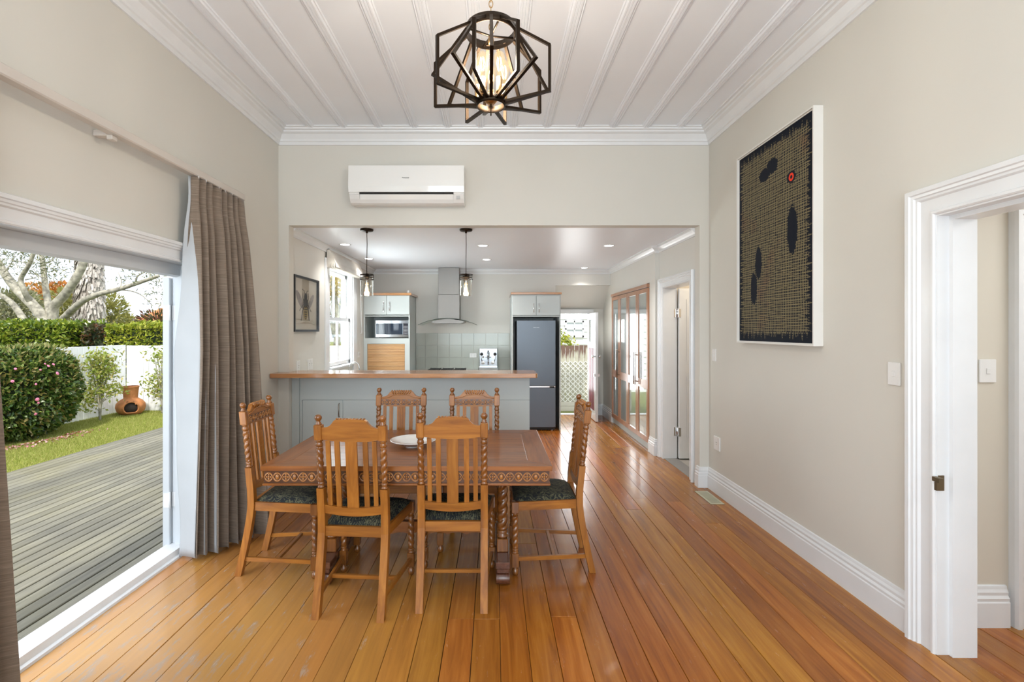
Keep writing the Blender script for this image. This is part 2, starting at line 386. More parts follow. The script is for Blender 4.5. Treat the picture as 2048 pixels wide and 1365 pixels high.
def text(name, body, size, mat, parent, loc, rot, label=None):
    cu = bpy.data.curves.new(name, 'FONT'); cu.body = body; cu.size = size; cu.align_x = 'CENTER'; cu.align_y = 'CENTER'; cu.extrude = .0008
    t = bpy.data.objects.new(name+'_tmp', cu); C.objects.link(t)
    bpy.context.view_layer.update()
    me = bpy.data.meshes.new_from_object(t.evaluated_get(bpy.context.evaluated_depsgraph_get()))
    bpy.data.objects.remove(t); me.materials.clear(); me.materials.append(mat)
    o = bpy.data.objects.new(name, me); C.objects.link(o); o.parent = parent; o.location = loc; o.rotation_euler = rot
    return o

# ------------------------------------------------------------------ room shell
XL, XR, YD, ZC = -2.06, 2.054, 4.62, 3.41     # left wall, right wall, dividing wall, ceiling
KX, KR1, KR2, KY, KZ = -2.0, 1.985, 1.93, 8.0, 2.503
YR = -2.8
m = MB()          # left wall with the bifold opening
m.box(XL-.15, XL, YR, -.2, 0, ZC); m.box(XL-.15, XL, -.2, 3.36, 1.98, ZC); m.box(XL-.15, XL, 3.36, YD+.11, 0, ZC)
struct('wall_left', m, WALL)
m = MB(); m.box(XR, XR+.13, 2.27, YD+.11, -.0, ZC); m.box(XR, XR+.13, 1.2, 2.27, 2.06, ZC); m.box(XR, XR+.13, YR, 1.2, 0, ZC)
struct('wall_right', m, WALL)
m = MB(); m.box(XL, XR, YD, YD+.11, KZ, ZC); m.box(XL, -1.96, YD, YD+.11, 0, KZ); m.box(1.965, XR, YD, YD+.11, 0, KZ)
struct('wall_back', m, WALL)
m = MB(); m.box(XL-.19, XR+.13, YR-.1, YR, 0, .5); m.box(XL-.19, XR+.13, YR-.1, YR, 2.9, ZC); m.box(XL-.19, -1.6, YR-.1, YR, .5, 2.9); m.box(1.9, XR+.13, YR-.1, YR, .5, 2.9)
struct('wall_front', m, WALL)
m = MB(); m.box(-1.6, 1.9, YR-.09, YR-.03, .5, .56); m.box(-1.6, 1.9, YR-.09, YR-.03, 2.84, 2.9)
for x in (-1.6, -.45, .70, 1.84): m.box(x, x+.06, YR-.088, YR-.032, .56, 2.84)
w2 = struct('window_rear_added', m, TRIM)  # unseen window, added to go with the rear fill lamp
for x in (-1.54, -.39, .76): build('window_pane', MB().box(x, x+1.08, YR-.064, YR-.058, .56, 2.84), GLASS, w2)
# kitchen walls
m = MB(); x0, x1 = KX-.13, KX
m.box(x0, x1, YD+.11, 5.83, 0, KZ); m.box(x0, x1, 6.83, 8.65, 0, KZ); m.box(x0, x1, 5.83, 6.83, 0, 1.02); m.box(x0, x1, 5.83, 6.83, 2.29, KZ)
struct('wall_kitchen_left', m, WALLK)
kb = MB(); kb.box(KX-.13, 1.02, KY, KY+.1, 0, KZ); kb.box(1.02, KR2, KY, KY+.1, 2.245, KZ); kb.box(1.0, 1.02, KY+.1, 8.55, 0, 2.3)
kb.box(.9, 1.06, 8.55, 8.65, 0, 2.4); kb.box(1.73, 2.1, 8.55, 8.65, 0, 2.4); kb.box(1.07, 1.73, 8.55, 8.65, 1.83, 2.4)
wkb = struct('wall_kitchen_back', kb, WALLK)
m = MB(); m.box(KR1, KR1+.14, YD+.11, 4.84, 0, KZ); m.box(KR1, KR1+.14, 4.84, 5.66, 2.01, KZ); m.box(KR1, KR1+.14, 5.66, 5.79, 0, KZ)
m.box(KR2, KR2+.2, 5.79, 6.0, 0, KZ); m.box(KR2, KR2+.2, 6.0, 7.85, 2.09, KZ); m.box(KR2, KR2+.2, 7.85, 8.55, 0, KZ)
m.box(KR2+.45, KR2+.5, 5.99, 7.86, 0, 2.1); m.box(KR2+.2, KR2+.5, 5.95, 6.0, 0, 2.1); m.box(KR2+.2, KR2+.5, 7.85, 7.9, 0, 2.1)
struct('wall_kitchen_right', m, WALLK)
# ceilings
m = MB(); m.box(XL-.19, XR+.13, YR-.1, YD+.11, ZC+.012, ZC+.12)
ceil = struct('ceiling', m, CEIL)
bat = [-1.714, -1.405, -1.075, -.745, -.432, -.125, .18, .493, .80, 1.11, 1.422, 1.738]
ed = [XL]+bat+[XR]
for a, b in zip(ed[:-1], ed[1:]): pbox('ceiling_board', CEIL, ceil, a+.002, b-.002, YR, YD, ZC, ZC+.012)
bp = [(-.043, 0), (-.043, -.006), (-.038, -.010), (-.033, -.006), (-.028, -.010), (-.023, -.018), (-.012, -.018), (-.009, -.013), (-.006, -.018), (.006, -.018),
      (.009, -.013), (.012, -.018), (.023, -.018), (.028, -.010), (.033, -.006), (.038, -.010), (.043, -.006), (.043, 0)]
bm_ = MB().poly(bp, -(YD-YR)/2, (YD-YR)/2, 'y')
b0 = None
for x in bat:
    if b0 is None: b0 = build('batten', bm_, CEIL, ceil, (x, (YD+YR)/2, ZC))
    else: q = b0.copy(); C.objects.link(q); q.location.x = x
kc = struct('ceiling_kitchen', MB().box(KX-.13, 2.4, YD+.11, KY+.1, KZ, KZ+.1), KCEIL)
m = MB(); m.hexa([(1.0, 8.1, 2.245), (2.1, 8.1, 2.245), (2.1, 8.55, 1.875), (1.0, 8.55, 1.875)], [(1.0, 8.1, 2.5), (2.1, 8.1, 2.5), (2.1, 8.55, 2.5), (1.0, 8.55, 2.5)])
struct('ceiling_passage', m, WALLK)
# cornices, skirtings
cor = [(0, -.142), (.014, -.142), (.020, -.118), (.030, -.112), (.034, -.096), (.060, -.056), (.084, -.044), (.088, -.030), (.106, -.026), (.110, -.012), (.128, -.010), (.128, 0), (0, 0)]
m = MB().sweep([(XR, YR, ZC), (XR, YD, ZC), (XL, YD, ZC), (XL, YR, ZC)], cor, (0, 0, 1))
struct('trim_1', m, TRIM)
kcor = [(0, -.075), (.010, -.075), (.016, -.055), (.030, -.040), (.050, -.024), (.056, -.010), (.066, -.008), (.066, 0), (0, 0)]
m = MB().sweep([(KR1, YD+.11, KZ), (KR1, 5.79, KZ), (KR2, 5.79, KZ), (KR2, KY, KZ), (KX, KY, KZ), (KX, YD+.11, KZ)], kcor, (0, 0, 1))
struct('trim_2', m, TRIM)
skp = [(0, 0), (.024, 0), (.024, .118), (.020, .124), (.022, .138), (.014, .150), (.016, .165), (.010, .178), (.008, .192), (0, .196)]
struct('baseboard_right', MB().sweep([(XR, 2.39, 0), (XR, YD, 0), (1.965, YD, 0), (1.965, YD+.06, 0)], skp, (0, 0, 1)), TRIM)
struct('baseboard_left', MB().sweep([(-1.96, YD+.06, 0), (-1.96, YD, 0), (XL, YD, 0), (XL, 3.47, 0)], skp, (0, 0, 1)), TRIM)
struct('baseboard_pier', MB().sweep([(KR1, 5.80, 0), (KR1-.0, 5.79, 0), (KR2, 5.79, 0), (KR2, 5.99, 0)], skp, (0, 0, 1)), TRIM)
struct('baseboard_passage', MB().sweep([(KR2, 7.86, 0), (KR2, 8.55, 0), (1.80, 8.55, 0)], skp, (0, 0, 1)), TRIM)
# architraves: profile u away from the opening, v proud of the wall
arc = [(0, 0), (0, .016), (.006, .022), (.016, .022), (.022, .015), (.075, .015), (.082, .026), (.092, .026), (.096, .034), (.108, .036), (.112, .044), (.132, .044), (.138, .030), (.138, 0)]
def architrave(n, x, y0, y1, zt, nx, w=1.0, z0=0):
    pr = [(u*w, v) for u, v in arc]
    pth = [(x, y0, z0), (x, y0, zt), (x, y1, zt), (x, y1, z0)]
    m = MB().sweep(pth, pr, (nx, 0, 0), side=1 if nx < 0 else 1)
    # make sure the profile opens away from the opening
    ys = [p[1] for p in m.v]
    if min(ys) > min(y0, y1)-.01: m = MB().sweep(pth, pr, (nx, 0, 0), side=-1)
    return struct('trim_%d' % n, m, TRIM)
architrave(3, XR, 1.25, 2.235, 2.035, -1)
architrave(4, XL, -.15, 3.33, 1.945, 1, .92)
architrave(5, KR1, 4.865, 5.645, 1.995, -1, .78)
# right doorway: jambs and head
m = MB(); m.box(XR-.010, XR+.155, 2.231, 2.27, 0, 2.028); m.box(XR-.010, XR+.155, 1.22, 1.255, 0, 2.028); m.box(XR-.010, XR+.155, 1.22, 2.27, 2.028, 2.06)
m.box(XR+.045, XR+.157, 2.212, 2.231, 0, 2.008); m.box(XR+.045, XR+.157, 1.256, 2.231, 2.008, 2.028)
jr = struct('door_1', m, TRIM)
m = MB(); m.box(XR-.006, XR+.02, 2.227, 2.231, .76, .83); m.box(XR-.03, XR-.008, 2.20, 2.235, .805, .825); m.box(XR-.02, XR+.005, 2.222, 2.234, .762, .80)
build('latch_keeper', m, metal('aged_brass', (.25, .2, .13), .45), jr)
# bifold opening: sill, jamb, head stop
m = MB(); m.box(XL-.15, XL+.002, 3.325, 3.36, .0, 1.945); m.box(XL-.15, XL+.002, -.2, 3.36, 1.945, 1.98)
m.box(XL-.12, XL-.07, 3.305, 3.325, .04, 1.944)
m.poly([(XL-.155, 1.944), (XL-.155, 1.880), (XL-.145, 1.866), (XL-.11, 1.862), (XL-.085, 1.872), (XL-.08, 1.944)], -.2, 3.304, 'y')
df = struct('door_2', m, paint('frame_white', (.60, .63, .66), .3, .02, 5))
m = MB(); m.poly([(XL-.18, -.02), (XL-.03, -.02), (XL-.03, .010), (XL-.045, .045), (XL-.18, .035)], -.2, 3.324, 'y')
struct('trim_6', m, paint('sill_white', (.86, .87, .88), .35, .05, 9))
struct('trim_7', MB().poly([(XL-.03, .0), (XL-.008, .0), (XL-.012, .012), (XL-.03, .016)], -.2, 3.34, 'y'), TRIM)
lf = MB(); lf.box(XL-.203, XL-.155, 3.30, 4.0, .02, 1.86, .004)
lo = build('door_leaf', lf, paint('frame_white', (1, 1, 1)), df)
for z in (1.62, .34):
    m = MB(); m.box(XL-.195, XL-.158, 3.296, 3.30, z-.05, z+.05); m.box(XL-.15, XL-.12, 3.320, 3.325, z-.05, z+.05); m.tube([(XL-.153, 3.30, z-.055), (XL-.153, 3.30, z+.055)], .007, 8)
    build('hinge', m, TRIM, df)

# ------------------------------------------------------------------ floors
m = MB(); m.box(-2.09, 2.09, YR, 8.6, -.12, -.022); m.box(2.09, 3.9, 1.0, 2.9, -.12, -.022)
flr = struct('floor', m, DARK)
X0 = .03-.134*16; PW = .134
def plank(x, w, ya, yb):
    c = (x+w/2, (ya+yb)/2, -.011+random.uniform(-.0008, .0004)); g = random.choice([.0018, .0022, .0028, .0040])
    mb = MB().box(-w/2+g*.5, w/2-g*.5, -(yb-ya)/2+.0006, (yb-ya)/2-.0006, -.011, .011, .0016)
    build('floor_plank', mb, FLOORM, flr, c, (random.uniform(-.0008, .0008), random.uniform(-.004, .004), 0))
k = 0; x = X0
while x < 3.85:
    w = PW; xa = max(x, -2.088); xb = x+PW
    a, b = (YR, 8.58) if xb < 2.1 else (1.0, 2.46)
    ys = [a]; y = a+random.uniform(.8, 3.6)
    fixed = {15: 2.51, 14: 2.51, 18: 2.53, 19: 4.1, 20: 4.35, 17: 3.4}
    if xb < 2.1:
        if k in fixed: ys += [fixed[k]]; y = fixed[k]+random.uniform(2, 3.5)
        while y < b-.6:
            if abs(y-2.6) > .8 or k in fixed: ys.append(y)
            y += random.uniform(1.8, 3.8)
    ys.append(b)
    for p, q in zip(ys[:-1], ys[1:]): plank(xa, xb-xa, p, q)
    x += PW; k += 1
struct('floor_bedroom', MB().box(2.07, 3.2, 4.2, 6.2, -.04, -.004), paint('grey_vinyl', (.42, .40, .37), .5))
# bathroom / side rooms (small boxes that close the views)
m = MB(); m.box(2.125, 3.2, 5.72, 5.78, 0, 2.5); m.box(3.15, 3.2, 4.2, 5.8, 0, 2.5); m.box(2.1, 3.2, 4.2, 4.3, 0, 2.5); m.box(2.1, 3.2, 4.2, 5.8, 2.5, 2.55)
struct('wall_side_room', m, paint('side_room_paint', (.68, .62, .54), .6))
lamp('side_room_lamp', 'POINT', (2.6, 5.0, 2.2), 9, (1, .9, .75), shadow_soft_size=.1)
m = MB(); m.box(2.184, 2.72, 2.46, 2.56, 0, 2.7); m.box(2.72, 3.6, 2.46, 2.56, 2.12, 2.7); m.box(3.4, 3.9, 2.46, 2.56, 0, 2.7); m.box(3.8, 3.9, .9, 2.56, 0, 2.7); m.box(2.184, 3.9, .8, .9, 0, 2.7); m.box(2.184, 3.9, .8, 2.56, 2.7, 2.8)
struct('wall_hall', m, paint('hall_paint', (.66, .61, .52), .55, .02, 1.2))
m = MB().sweep([(2.755, 2.46, 0), (2.755, 2.46, 1.97), (3.4, 2.46, 1.97)], arc, (0, -1, 0))
if min(p[0] for p in m.v) > 2.7: m = MB().sweep([(2.755, 2.46, 0), (2.755, 2.46, 1.97), (3.4, 2.46, 1.97)], arc, (0, -1, 0), side=-1)
struct('trim_8', m, TRIM)
struct('door_3', MB().box(2.745, 3.42, 2.462, 2.50, .005, 1.98, .004), TRIM)
struct('baseboard_hall', MB().sweep([(2.60, 2.46, 0), (2.19, 2.46, 0)], [(u*1.1, v*1.05) for u, v in skp], (0, 0, 1), side=1), TRIM)

# kitchen side doorway: jamb, open leaf with hinges
m = MB(); m.box(KR1-.01, KR1+.15, 5.642, 5.67, 0, 1.991); m.box(KR1-.01, KR1+.15, 4.84, 4.868, 0, 1.991); m.box(KR1-.01, KR1+.15, 4.84, 5.67, 1.991, 2.02)
dk = struct('door_4', m, TRIM)
build('threshold', MB().box(KR1-.0, KR1+.15, 4.87, 5.64, -.004, .005), paint('threshold_grey', (.25, .24, .23), .5), dk)
lf = MB(); lf.box(2.145, 2.90, 5.60, 5.64, .012, 1.985, .003)
for (za, zb) in ((.25, .95), (1.12, 1.85)):
    for (xa, xb) in ((2.24, 2.50), (2.56, 2.82)): lf.sweep([(xa, 5.60, za), (xb, 5.60, za), (xb, 5.60, zb), (xa, 5.60, zb)], [(-.01, -.004), (-.01, .006), (.012, .006), (.012, -.004)], (0, -1, 0), closed=True)
build('door_leaf', lf, TRIM, dk)
for z in (1.70, .32):
    m = MB(); m.box(2.10, 2.135, 5.638, 5.644, z-.05, z+.05); m.box(2.135, 2.165, 5.596, 5.602, z-.05, z+.05); m.tube([(2.136, 5.62, z-.055), (2.136, 5.62, z+.055)], .008, 8)
    build('hinge', m, CHROME, dk)

# back door at the end of the passage
m = MB(); m.box(1.05, 1.085, 8.52, 8.66, 0, 1.79); m.box(1.70, 1.75, 8.52, 8.66, 0, 1.79); m.box(1.05, 1.75, 8.52, 8.66, 1.79, 1.84); m.box(1.085, 1.70, 8.54, 8.68, -.02, .012)
m.sweep([(1.03, 8.519, 1.795), (1.75, 8.519, 1.795)], [(0, 0), (.07, 0), (.07, .02), (0, .02)], (0, -1, 0))
bd = struct('door_5', m, TRIM)
xl, xr2, ya, yb = 1.652, 1.694, 7.87, 8.535
l = MB(); l.box(xl, xr2, ya, ya+.09, .01, 1.79); l.box(xl, xr2, yb-.09, yb, .01, 1.79); l.box(xl, xr2, ya+.09, yb-.09, 1.68, 1.79); l.box(xl, xr2, ya+.09, yb-.09, 1.20, 1.30); l.box(xl, xr2, ya+.09, yb-.09, .01, .16); l.box(xl+.018, xr2-.004, ya+.09, yb-.09, .16, 1.2)
dl = build('door_leaf', l, TRIM, bd)
build('window_pane', MB().box(xl+.018, xl+.024, ya+.09, yb-.09, 1.3, 1.68), GLASS, bd)
bur = paint('burgundy_paint', (.22, .02, .05), .4)
for i in range(6):
    y = ya+.095+i*.078; pbox('board', bur, bd, xl+.004, xl+.018, y, y+.055, .165, 1.195, .002)
m = MB(); m.lathe([(.022, -.03), (.026, -.012), (.014, 0), (.014, .02)], xl-.02, ya+.05, cz=1.07, seg=14, axis='x'); m.lathe([(.014, 0), (.014, .02), (.026, .032), (.022, .05)], xr2, ya+.05, cz=1.07, seg=14, axis='x')
m.box(xr2, xr2+.03, ya+.02, ya+.07, .74, .79); m.box(xl-.02, xl, ya+.02, ya+.07, .74, .79)
build('door_lock', m, CHROME, bd)

# ------------------------------------------------------------------ kitchen window, blind, picture
m = MB()
wy0, wy1, wz0, wz1 = 5.83, 6.83, 1.02, 2.29
m.box(KX-.15, KX+.004, wy0, wy0+.03, wz0, wz1); m.box(KX-.15, KX+.004, wy1-.03, wy1, wz0, wz1); m.box(KX-.15, KX+.004, wy0, wy1, wz1-.03, wz1)
m.poly([(KX-.16, wz0-.0), (KX+.05, wz0-.0), (KX+.055, wz0+.02), (KX-.16, wz0+.035)], wy0, wy1, 'y')
w1 = struct('window_1', m, TRIM)
def sash(x, za, zb, nm):
    f = MB(); t = .045
    f.box(x-.02, x+.02, wy0+.03, wy0+.03+t, za, zb); f.box(x-.02, x+.02, wy1-.03-t, wy1-.03, za, zb); f.box(x-.02, x+.02, wy0+.03, wy1-.03, za, za+t); f.box(x-.02, x+.02, wy0+.03, wy1-.03, zb-t, zb)
    f.box(x-.012, x+.012, 6.31, 6.335, za, zb)
    o = build(nm, f, TRIM, w1)
    build('window_pane', MB().box(x-.003, x+.003, wy0+.06, wy1-.06, za+.03, zb-.03), GLASS, o)
sash(KX-.095, 1.62, 2.26, 'upper_sash'); sash(KX-.05, 1.05, 1.665, 'lower_sash')
build('sash_latch', MB().box(KX-.05, KX-.02, 6.0, 6.05, 1.665, 1.685, .003), CHROME, w1)
# casing boards
for (a, b) in ((5.70, 5.83), (6.83, 6.99)): pbox('trim_9' if a < 6 else 'trim_10', TRIM, None, KX, KX+.022, a, b, .86, 2.36, .003, kind='structure')
# roman blind gathered at the window head
bl = thing('roman_blind', 'cream roman blind drawn up in folds over the kitchen window', 'blind', (KX+.02, 6.35, 2.25))
BLM = paint('blind_cloth', (.60, .56, .50), .7, .05, 6)
m = MB(); hw = .63
pr = [(0.004, .215), (.030, .215), (.055, .17), (.090, .08), (.118, .0), (.112, -.006)]
for k in range(5): pr += [(.100-.018*k, .06-.004*k), (.094-.018*k, .0-.006), (.088-.018*k, -.008)]
pr += [(.004, .0)]
m.poly([(x, z) for x, z in pr], -hw, hw, 'y'); build('folds', m, BLM, bl)
bx('headrail', TRIM, bl, 0, .035, -hw, hw, .205, .225)
build('cord', MB().tube([(.035, .66, .15), (.045, .67, -.2), (.05, .68, -.6), (.055, .70, -.74), (.06, .66, -.80), (.055, .60, -.79)], .0035, 6), TRIM, bl)
# bee picture
pc = thing('framed_print', 'framed print of a large bee in a thin black frame', 'picture', (KX+.002, 5.10, 1.77))
fw, fh = .335, .285
blk = paint('black_frame', (.02, .02, .022), .35)
m = MB().sweep([(0, -fw, -fh), (0, fw, -fh), (0, fw, fh), (0, -fw, fh)], [(0, 0), (0, .035), (.022, .035), (.022, 0)], (1, 0, 0), closed=True, side=1)
if max(abs(p[1]) for p in m.v) > fw+.001: m = MB().sweep([(0, -fw, -fh), (0, fw, -fh), (0, fw, fh), (0, -fw, fh)], [(0, 0), (0, .035), (.022, .035), (.022, 0)], (1, 0, 0), closed=True, side=-1)
build('frame', m, blk, pc)
bx('paper', paint('cream_paper', (.62, .55, .44), .7), pc, 0, .010, -fw+.02, fw-.02, -fh+.02, fh-.02)
be = MB(); xx = .0112
def blob(cy, cz, ry, rz, a=0, n=18):
    ca, sa = math.cos(a), math.sin(a)
    v = [(xx, cy+ry*math.cos(2*PI*i/n)*ca-rz*math.sin(2*PI*i/n)*sa, cz+ry*math.cos(2*PI*i/n)*sa+rz*math.sin(2*PI*i/n)*ca) for i in range(n)]
    be.add(v, [tuple(range(n))])
def line(pts, r): be.tube([(xx, y, z) for y, z in pts], r, 4, flat=.3)
be.m = 1
blob(-.155, .045, .125, .045, -.75); blob(.145, .035, .115, .04, .75)
be.m = 0; xx = .012
blob(0, .085, .042, .036); blob(0, .02, .065, .055)
line([(-.02, .11), (-.04, .145), (-.085, .155)], .004); line([(.02, .11), (.04, .145), (.08, .15)], .004)
line([(-.05, 0), (-.10, -.02), (-.16, -.07)], .005); line([(.05, 0), (.10, -.02), (.15, -.07)], .005)
line([(-.04, -.02), (-.075, -.06), (-.12, -.17)], .008); line([(.04, -.02), (.075, -.06), (.10, -.17)], .008)
line([(-.05, .03), (-.08, .07), (-.07, .12)], .004); line([(.05, .03), (.08, .07), (.07, .12)], .004)
be.m = 2; blob(0, -.085, .058, .075)
xx = .0128; be.m = 0
for i, z in enumerate((-.05, -.078, -.104, -.126, -.146)): blob(0, z, .05-.006*i-(.01 if i > 3 else 0), .0065)
build('bee_print', be, [paint('bee_grey', (.055, .052, .055), .7), paint('bee_wing', (.22, .17, .15), .7, .3, 25), paint('bee_amber', (.45, .33, .12), .7)], pc, recalc=False)
build('glass_pane', MB().box(.022, .024, -fw+.02, fw-.02, -fh+.02, fh-.02), glass('picture_glass', (1, 1, 1), .0), pc)

# ------------------------------------------------------------------ wall plates
def plate(name, label, cat, loc, rz, w, h, kind='switch', d=.009):
    t = thing(name, label, cat, loc, rz)
    build('plate', MB().box(-w/2, w/2, -d, 0, -h/2, h/2, .002), PLAST, t)
    if kind == 'switch': build('rocker', MB().box(-.009, .009, -d-.004, -d, -.014, .014, .001), PLAST, t)
    else:
        for s in (-1, 1) if w > h else (1,):
            mm = MB()
            for (a, b) in ((-.008, .010), (.008, .010), (0, -.008)): mm.box(s*w*.24*(w > h)+a-.0015, s*w*.24*(w > h)+a+.0015, -d-.0008, -d, b-.006, b+.004)
            build('socket_holes', mm, DARK, t)
        build('rocker', MB().box(-.006, .006, -d-.003, -d, h*.22, h*.38, .001), PLAST, t)
    return t
RW = -PI/2       # on the right wall: local -y looks to -x
plate('light_switch', 'white single light switch left of the wide right-hand doorway', 'switch', (XR, 2.475, 1.277), RW, .075, .117)
plate('light_switch', 'small white light switch high on the right wall beside the kitchen opening', 'switch', (XR, 4.50, 1.27), RW, .07, .115)
plate('power_outlet', 'white power outlet low on the right wall near the skirting corner', 'outlet', (XR, 4.44, .46), RW, .115, .117*1.05, 'outlet', .012)
plate('light_switch', 'white light switch on the hall wall seen through the right doorway', 'switch', (2.505, 2.46, 1.293), 0, .085, .117)
plate('power_outlet', 'white outlet on tiled splashback beside the coffee machine', 'outlet', (-.345, KY-.012, 1.085), 0, .115, .072, 'outlet')
LW = PI/2
plate('power_outlet', 'white outlet under the bee picture nearest the opening', 'outlet', (KX, 4.93, 1.13), LW, .075, .117, 'outlet')
plate('power_outlet', 'white outlet under the bee picture nearest the window', 'outlet', (KX, 5.25, 1.13), LW, .13, .117, 'outlet')
plate('power_outlet', 'small white outlet between kitchen window and pantry cabinet', 'outlet', (KX, 7.15, 1.14), LW, .09, .08, 'outlet')

# ------------------------------------------------------------------ kitchen joinery
# bar: timber top and panelled front
cb = thing('bar_cabinet', 'sage grey panelled bar front under the timber counter', 'cabinet', (0, 0, 0))
m = MB(); m.box(-1.958, .345, 4.70, 4.76, 0, 1.06); m.box(-1.958, -1.90, 4.685, 4.70, 0, 1.06); m.box(.285, .345, 4.76, 5.25, 0, 1.06)
build('panel', m, CAB, cb)
m = MB(); m.box(-1.905, -1.888, 4.686, 4.70, 0, 1.055); m.box(-1.88, .345, 4.690, 4.70, .826, 1.058); m.box(-1.462, .345, 4.690, 4.70, .0, .822); m.box(-1.88, -1.862, 4.690, 4.70, 0, .82)
build('facing', m, CAB, cb)
d_ = build('door', MB().box(-1.858, -1.467, 4.690, 4.70, .03, .822, .002), CAB, cb)
build('handle', MB().tube([(-1.50, 4.69, .79), (-1.50, 4.668, .785), (-1.50, 4.668, .665), (-1.50, 4.69, .66)], .005, 8), metal('pewter', (.4, .37, .33), .3), d_)
m = MB(); m.box(-1.958, .26, 4.76, 5.30, .10, .84); build('carcass', m, CAB, cb)
bt = thing('bar_counter', 'long varnished timber counter on top of the grey bar', 'counter', (0, 0, 0))
m = MB(); m.poly([(XL+.005, 4.43), (.385, 4.43), (.40, 4.45), (.40, 4.80), (.38, 4.82), (-1.95, 4.82), (-1.95, 4.615), (XL+.005, 4.615)], 1.062, 1.102, 'z')
build('counter_top', m, COUNTER, bt, bevel=.003)
for y in (4.51, 4.585, 4.665, 4.74): build('joint_line', MB().box(-1.95 if y > 4.6 else XL+.006, .395, y-.0006, y+.0006, 1.1018, 1.1024), paint('joint_brown', (.2, .08, .03), .5), bt)
# kitchen benches
kb2 = thing('bench_unit', 'sage grey kitchen bench under the kitchen window', 'cabinet', (0, 0, 0))
bx('carcass', CAB, kb2, KX+.001, -1.42, 5.32, 7.39, .1, .80); bx('worktop', paint('pale_bench', (.62, .62, .60), .25), kb2, KX+.001, -1.39, 5.32, 7.39, .80, .84, ch=.004)
bx('kickboard', DARK, kb2, KX+.001, -1.47, 5.32, 7.39, 0, .1)
bk = thing('bench_unit', 'sage grey bench along the tiled kitchen back wall', 'cabinet', (0, 0, 0))
bx('carcass', CAB, bk, -1.283, .262, 7.42, KY-.013, .1, .80); bx('worktop', MT['pale_bench'], bk, -1.283, .262, 7.38, KY-.013, .80, .84, ch=.004)
bx('kickboard', DARK, bk, -1.283, .262, 7.47, KY-.013, 0, .1)
for i in range(3): bx('door', CAB, bk, -1.28+i*.515, -1.28+i*.515+.508, 7.402, 7.42, .11, .79, ch=.002)
# splash back tiles
TL = paint('sage_tile', (.46, .48, .43), .15, .05, 3)
t0 = None
for r in range(4):
    z1 = 1.452-r*.2; z0 = z1-.2
    if r == 3: z0 = .84
    for c in range(8):
        xa = -1.285+c*.2-.05; xb = xa+.2; xa = max(xa, -1.285); xb = min(xb, .262)
        if r == 3 and z1-z0 < .02: continue
        pbox('tile', TL, wkb, xa+.0015, xb-.0015, KY-.008, KY-.0005, z0+.0015, z1-.0015, .0012)
# cooktop
ck = thing('gas_cooktop', 'black gas cooktop with cast grates on the back bench', 'cooktop', (-.74, 7.68, .84))
bx('plate', STEEL, ck, -.30, .30, -.25, .22, 0, .008, ch=.003)
m = MB()
for sx in (-.2, 0, .2):
    for y in (-.16, -.05, .05, .15): m.box(sx-.09, sx+.09, y-.005, y+.005, .034, .046)
    for x in (-.08, 0, .08): m.box(sx+x-.005, sx+x+.005, -.18, .17, .030, .044)
    for x in (-.08, .08):
        for y in (-.17, .16): m.box(sx+x-.006, sx+x+.006, y-.006, y+.006, .008, .05)
build('grate', m, paint('cast_iron', (.02, .02, .02), .5), ck)
for sx in (-.2, 0, .2): build('burner', MB().lathe([(.04, .008), (.04, .02), (.03, .026), (.001, .028)], sx, 0, seg=16), MT['cast_iron'], ck)
# range hood
rh = thing('range_hood', 'stainless steel range hood with curved glass canopy', 'range hood', (-.722, KY, 1.60))
m = MB().box(-.172, .172, -.29, -.002, .075, .47, .003); build('lower_chimney', m, HSTEEL, rh)
build('upper_chimney', MB().box(-.166, .166, -.284, -.002, .47, .898, .003), HSTEEL, rh)
m = MB(); n = 24
P = [(-.455+.91*i/n, .085-.105*((i/n-.5)*2)**2) for i in range(n+1)]
m.poly([(a, b) for a, b in P]+[(a, b+.006) for a, b in reversed(P)], -.53, -.01, 'y')
build('canopy', m, glass('green_glass', (.80, .88, .84), .15), rh)
m = MB(); m.tube([(a, -.53, b+.003) for a, b in P], .004, 6); build('canopy_edge', m, paint('dark_glass_edge', (.08, .10, .09), .2), rh)
P2 = [(-.26+.52*i/16, .074-.036*((i/16-.5)*2)**2) for i in range(17)]
m = MB().poly([(a, b) for a, b in P2]+[(.24, .020), (.20, .008), (-.20, .008), (-.24, .020)], -.46, -.01, 'y'); build('filter_housing', m, HSTEEL, rh)
# pantry cabinet left
pn = thing('pantry_cabinet', 'tall sage grey cabinet with timber top and roller shutter', 'cabinet', (0, 0, 0))
xa, xb, ya, yb = -1.998, -1.292, 7.42, 7.997
m = MB(); m.box(xa, xa+.018, ya, yb, 0, 2.035); m.box(xb-.018, xb, ya, yb, 0, 2.035); m.box(xa, xb, yb-.02, yb, 0, 2.035)
for z in (.83, 1.36, 1.71, 2.017): m.box(xa+.018, xb-.018, ya, yb-.02, z, z+.018)
m.box(xa, -1.945, ya-.001, ya+.018, .85, 1.378); m.box(-1.368, xb, ya-.001, ya+.018, .85, 1.378); m.box(-1.945, -1.368, ya-.001, ya+.018, 1.292, 1.378); m.box(xa+.018, xb-.018, ya+.02, ya+.04, 0.02, .83)
build('body', m, CAB, pn)
bx('top_board', COUNTER, pn, xa, xb+.03, ya-.03, yb, 2.036, 2.072, ch=.004)
xm = (xa+xb)/2
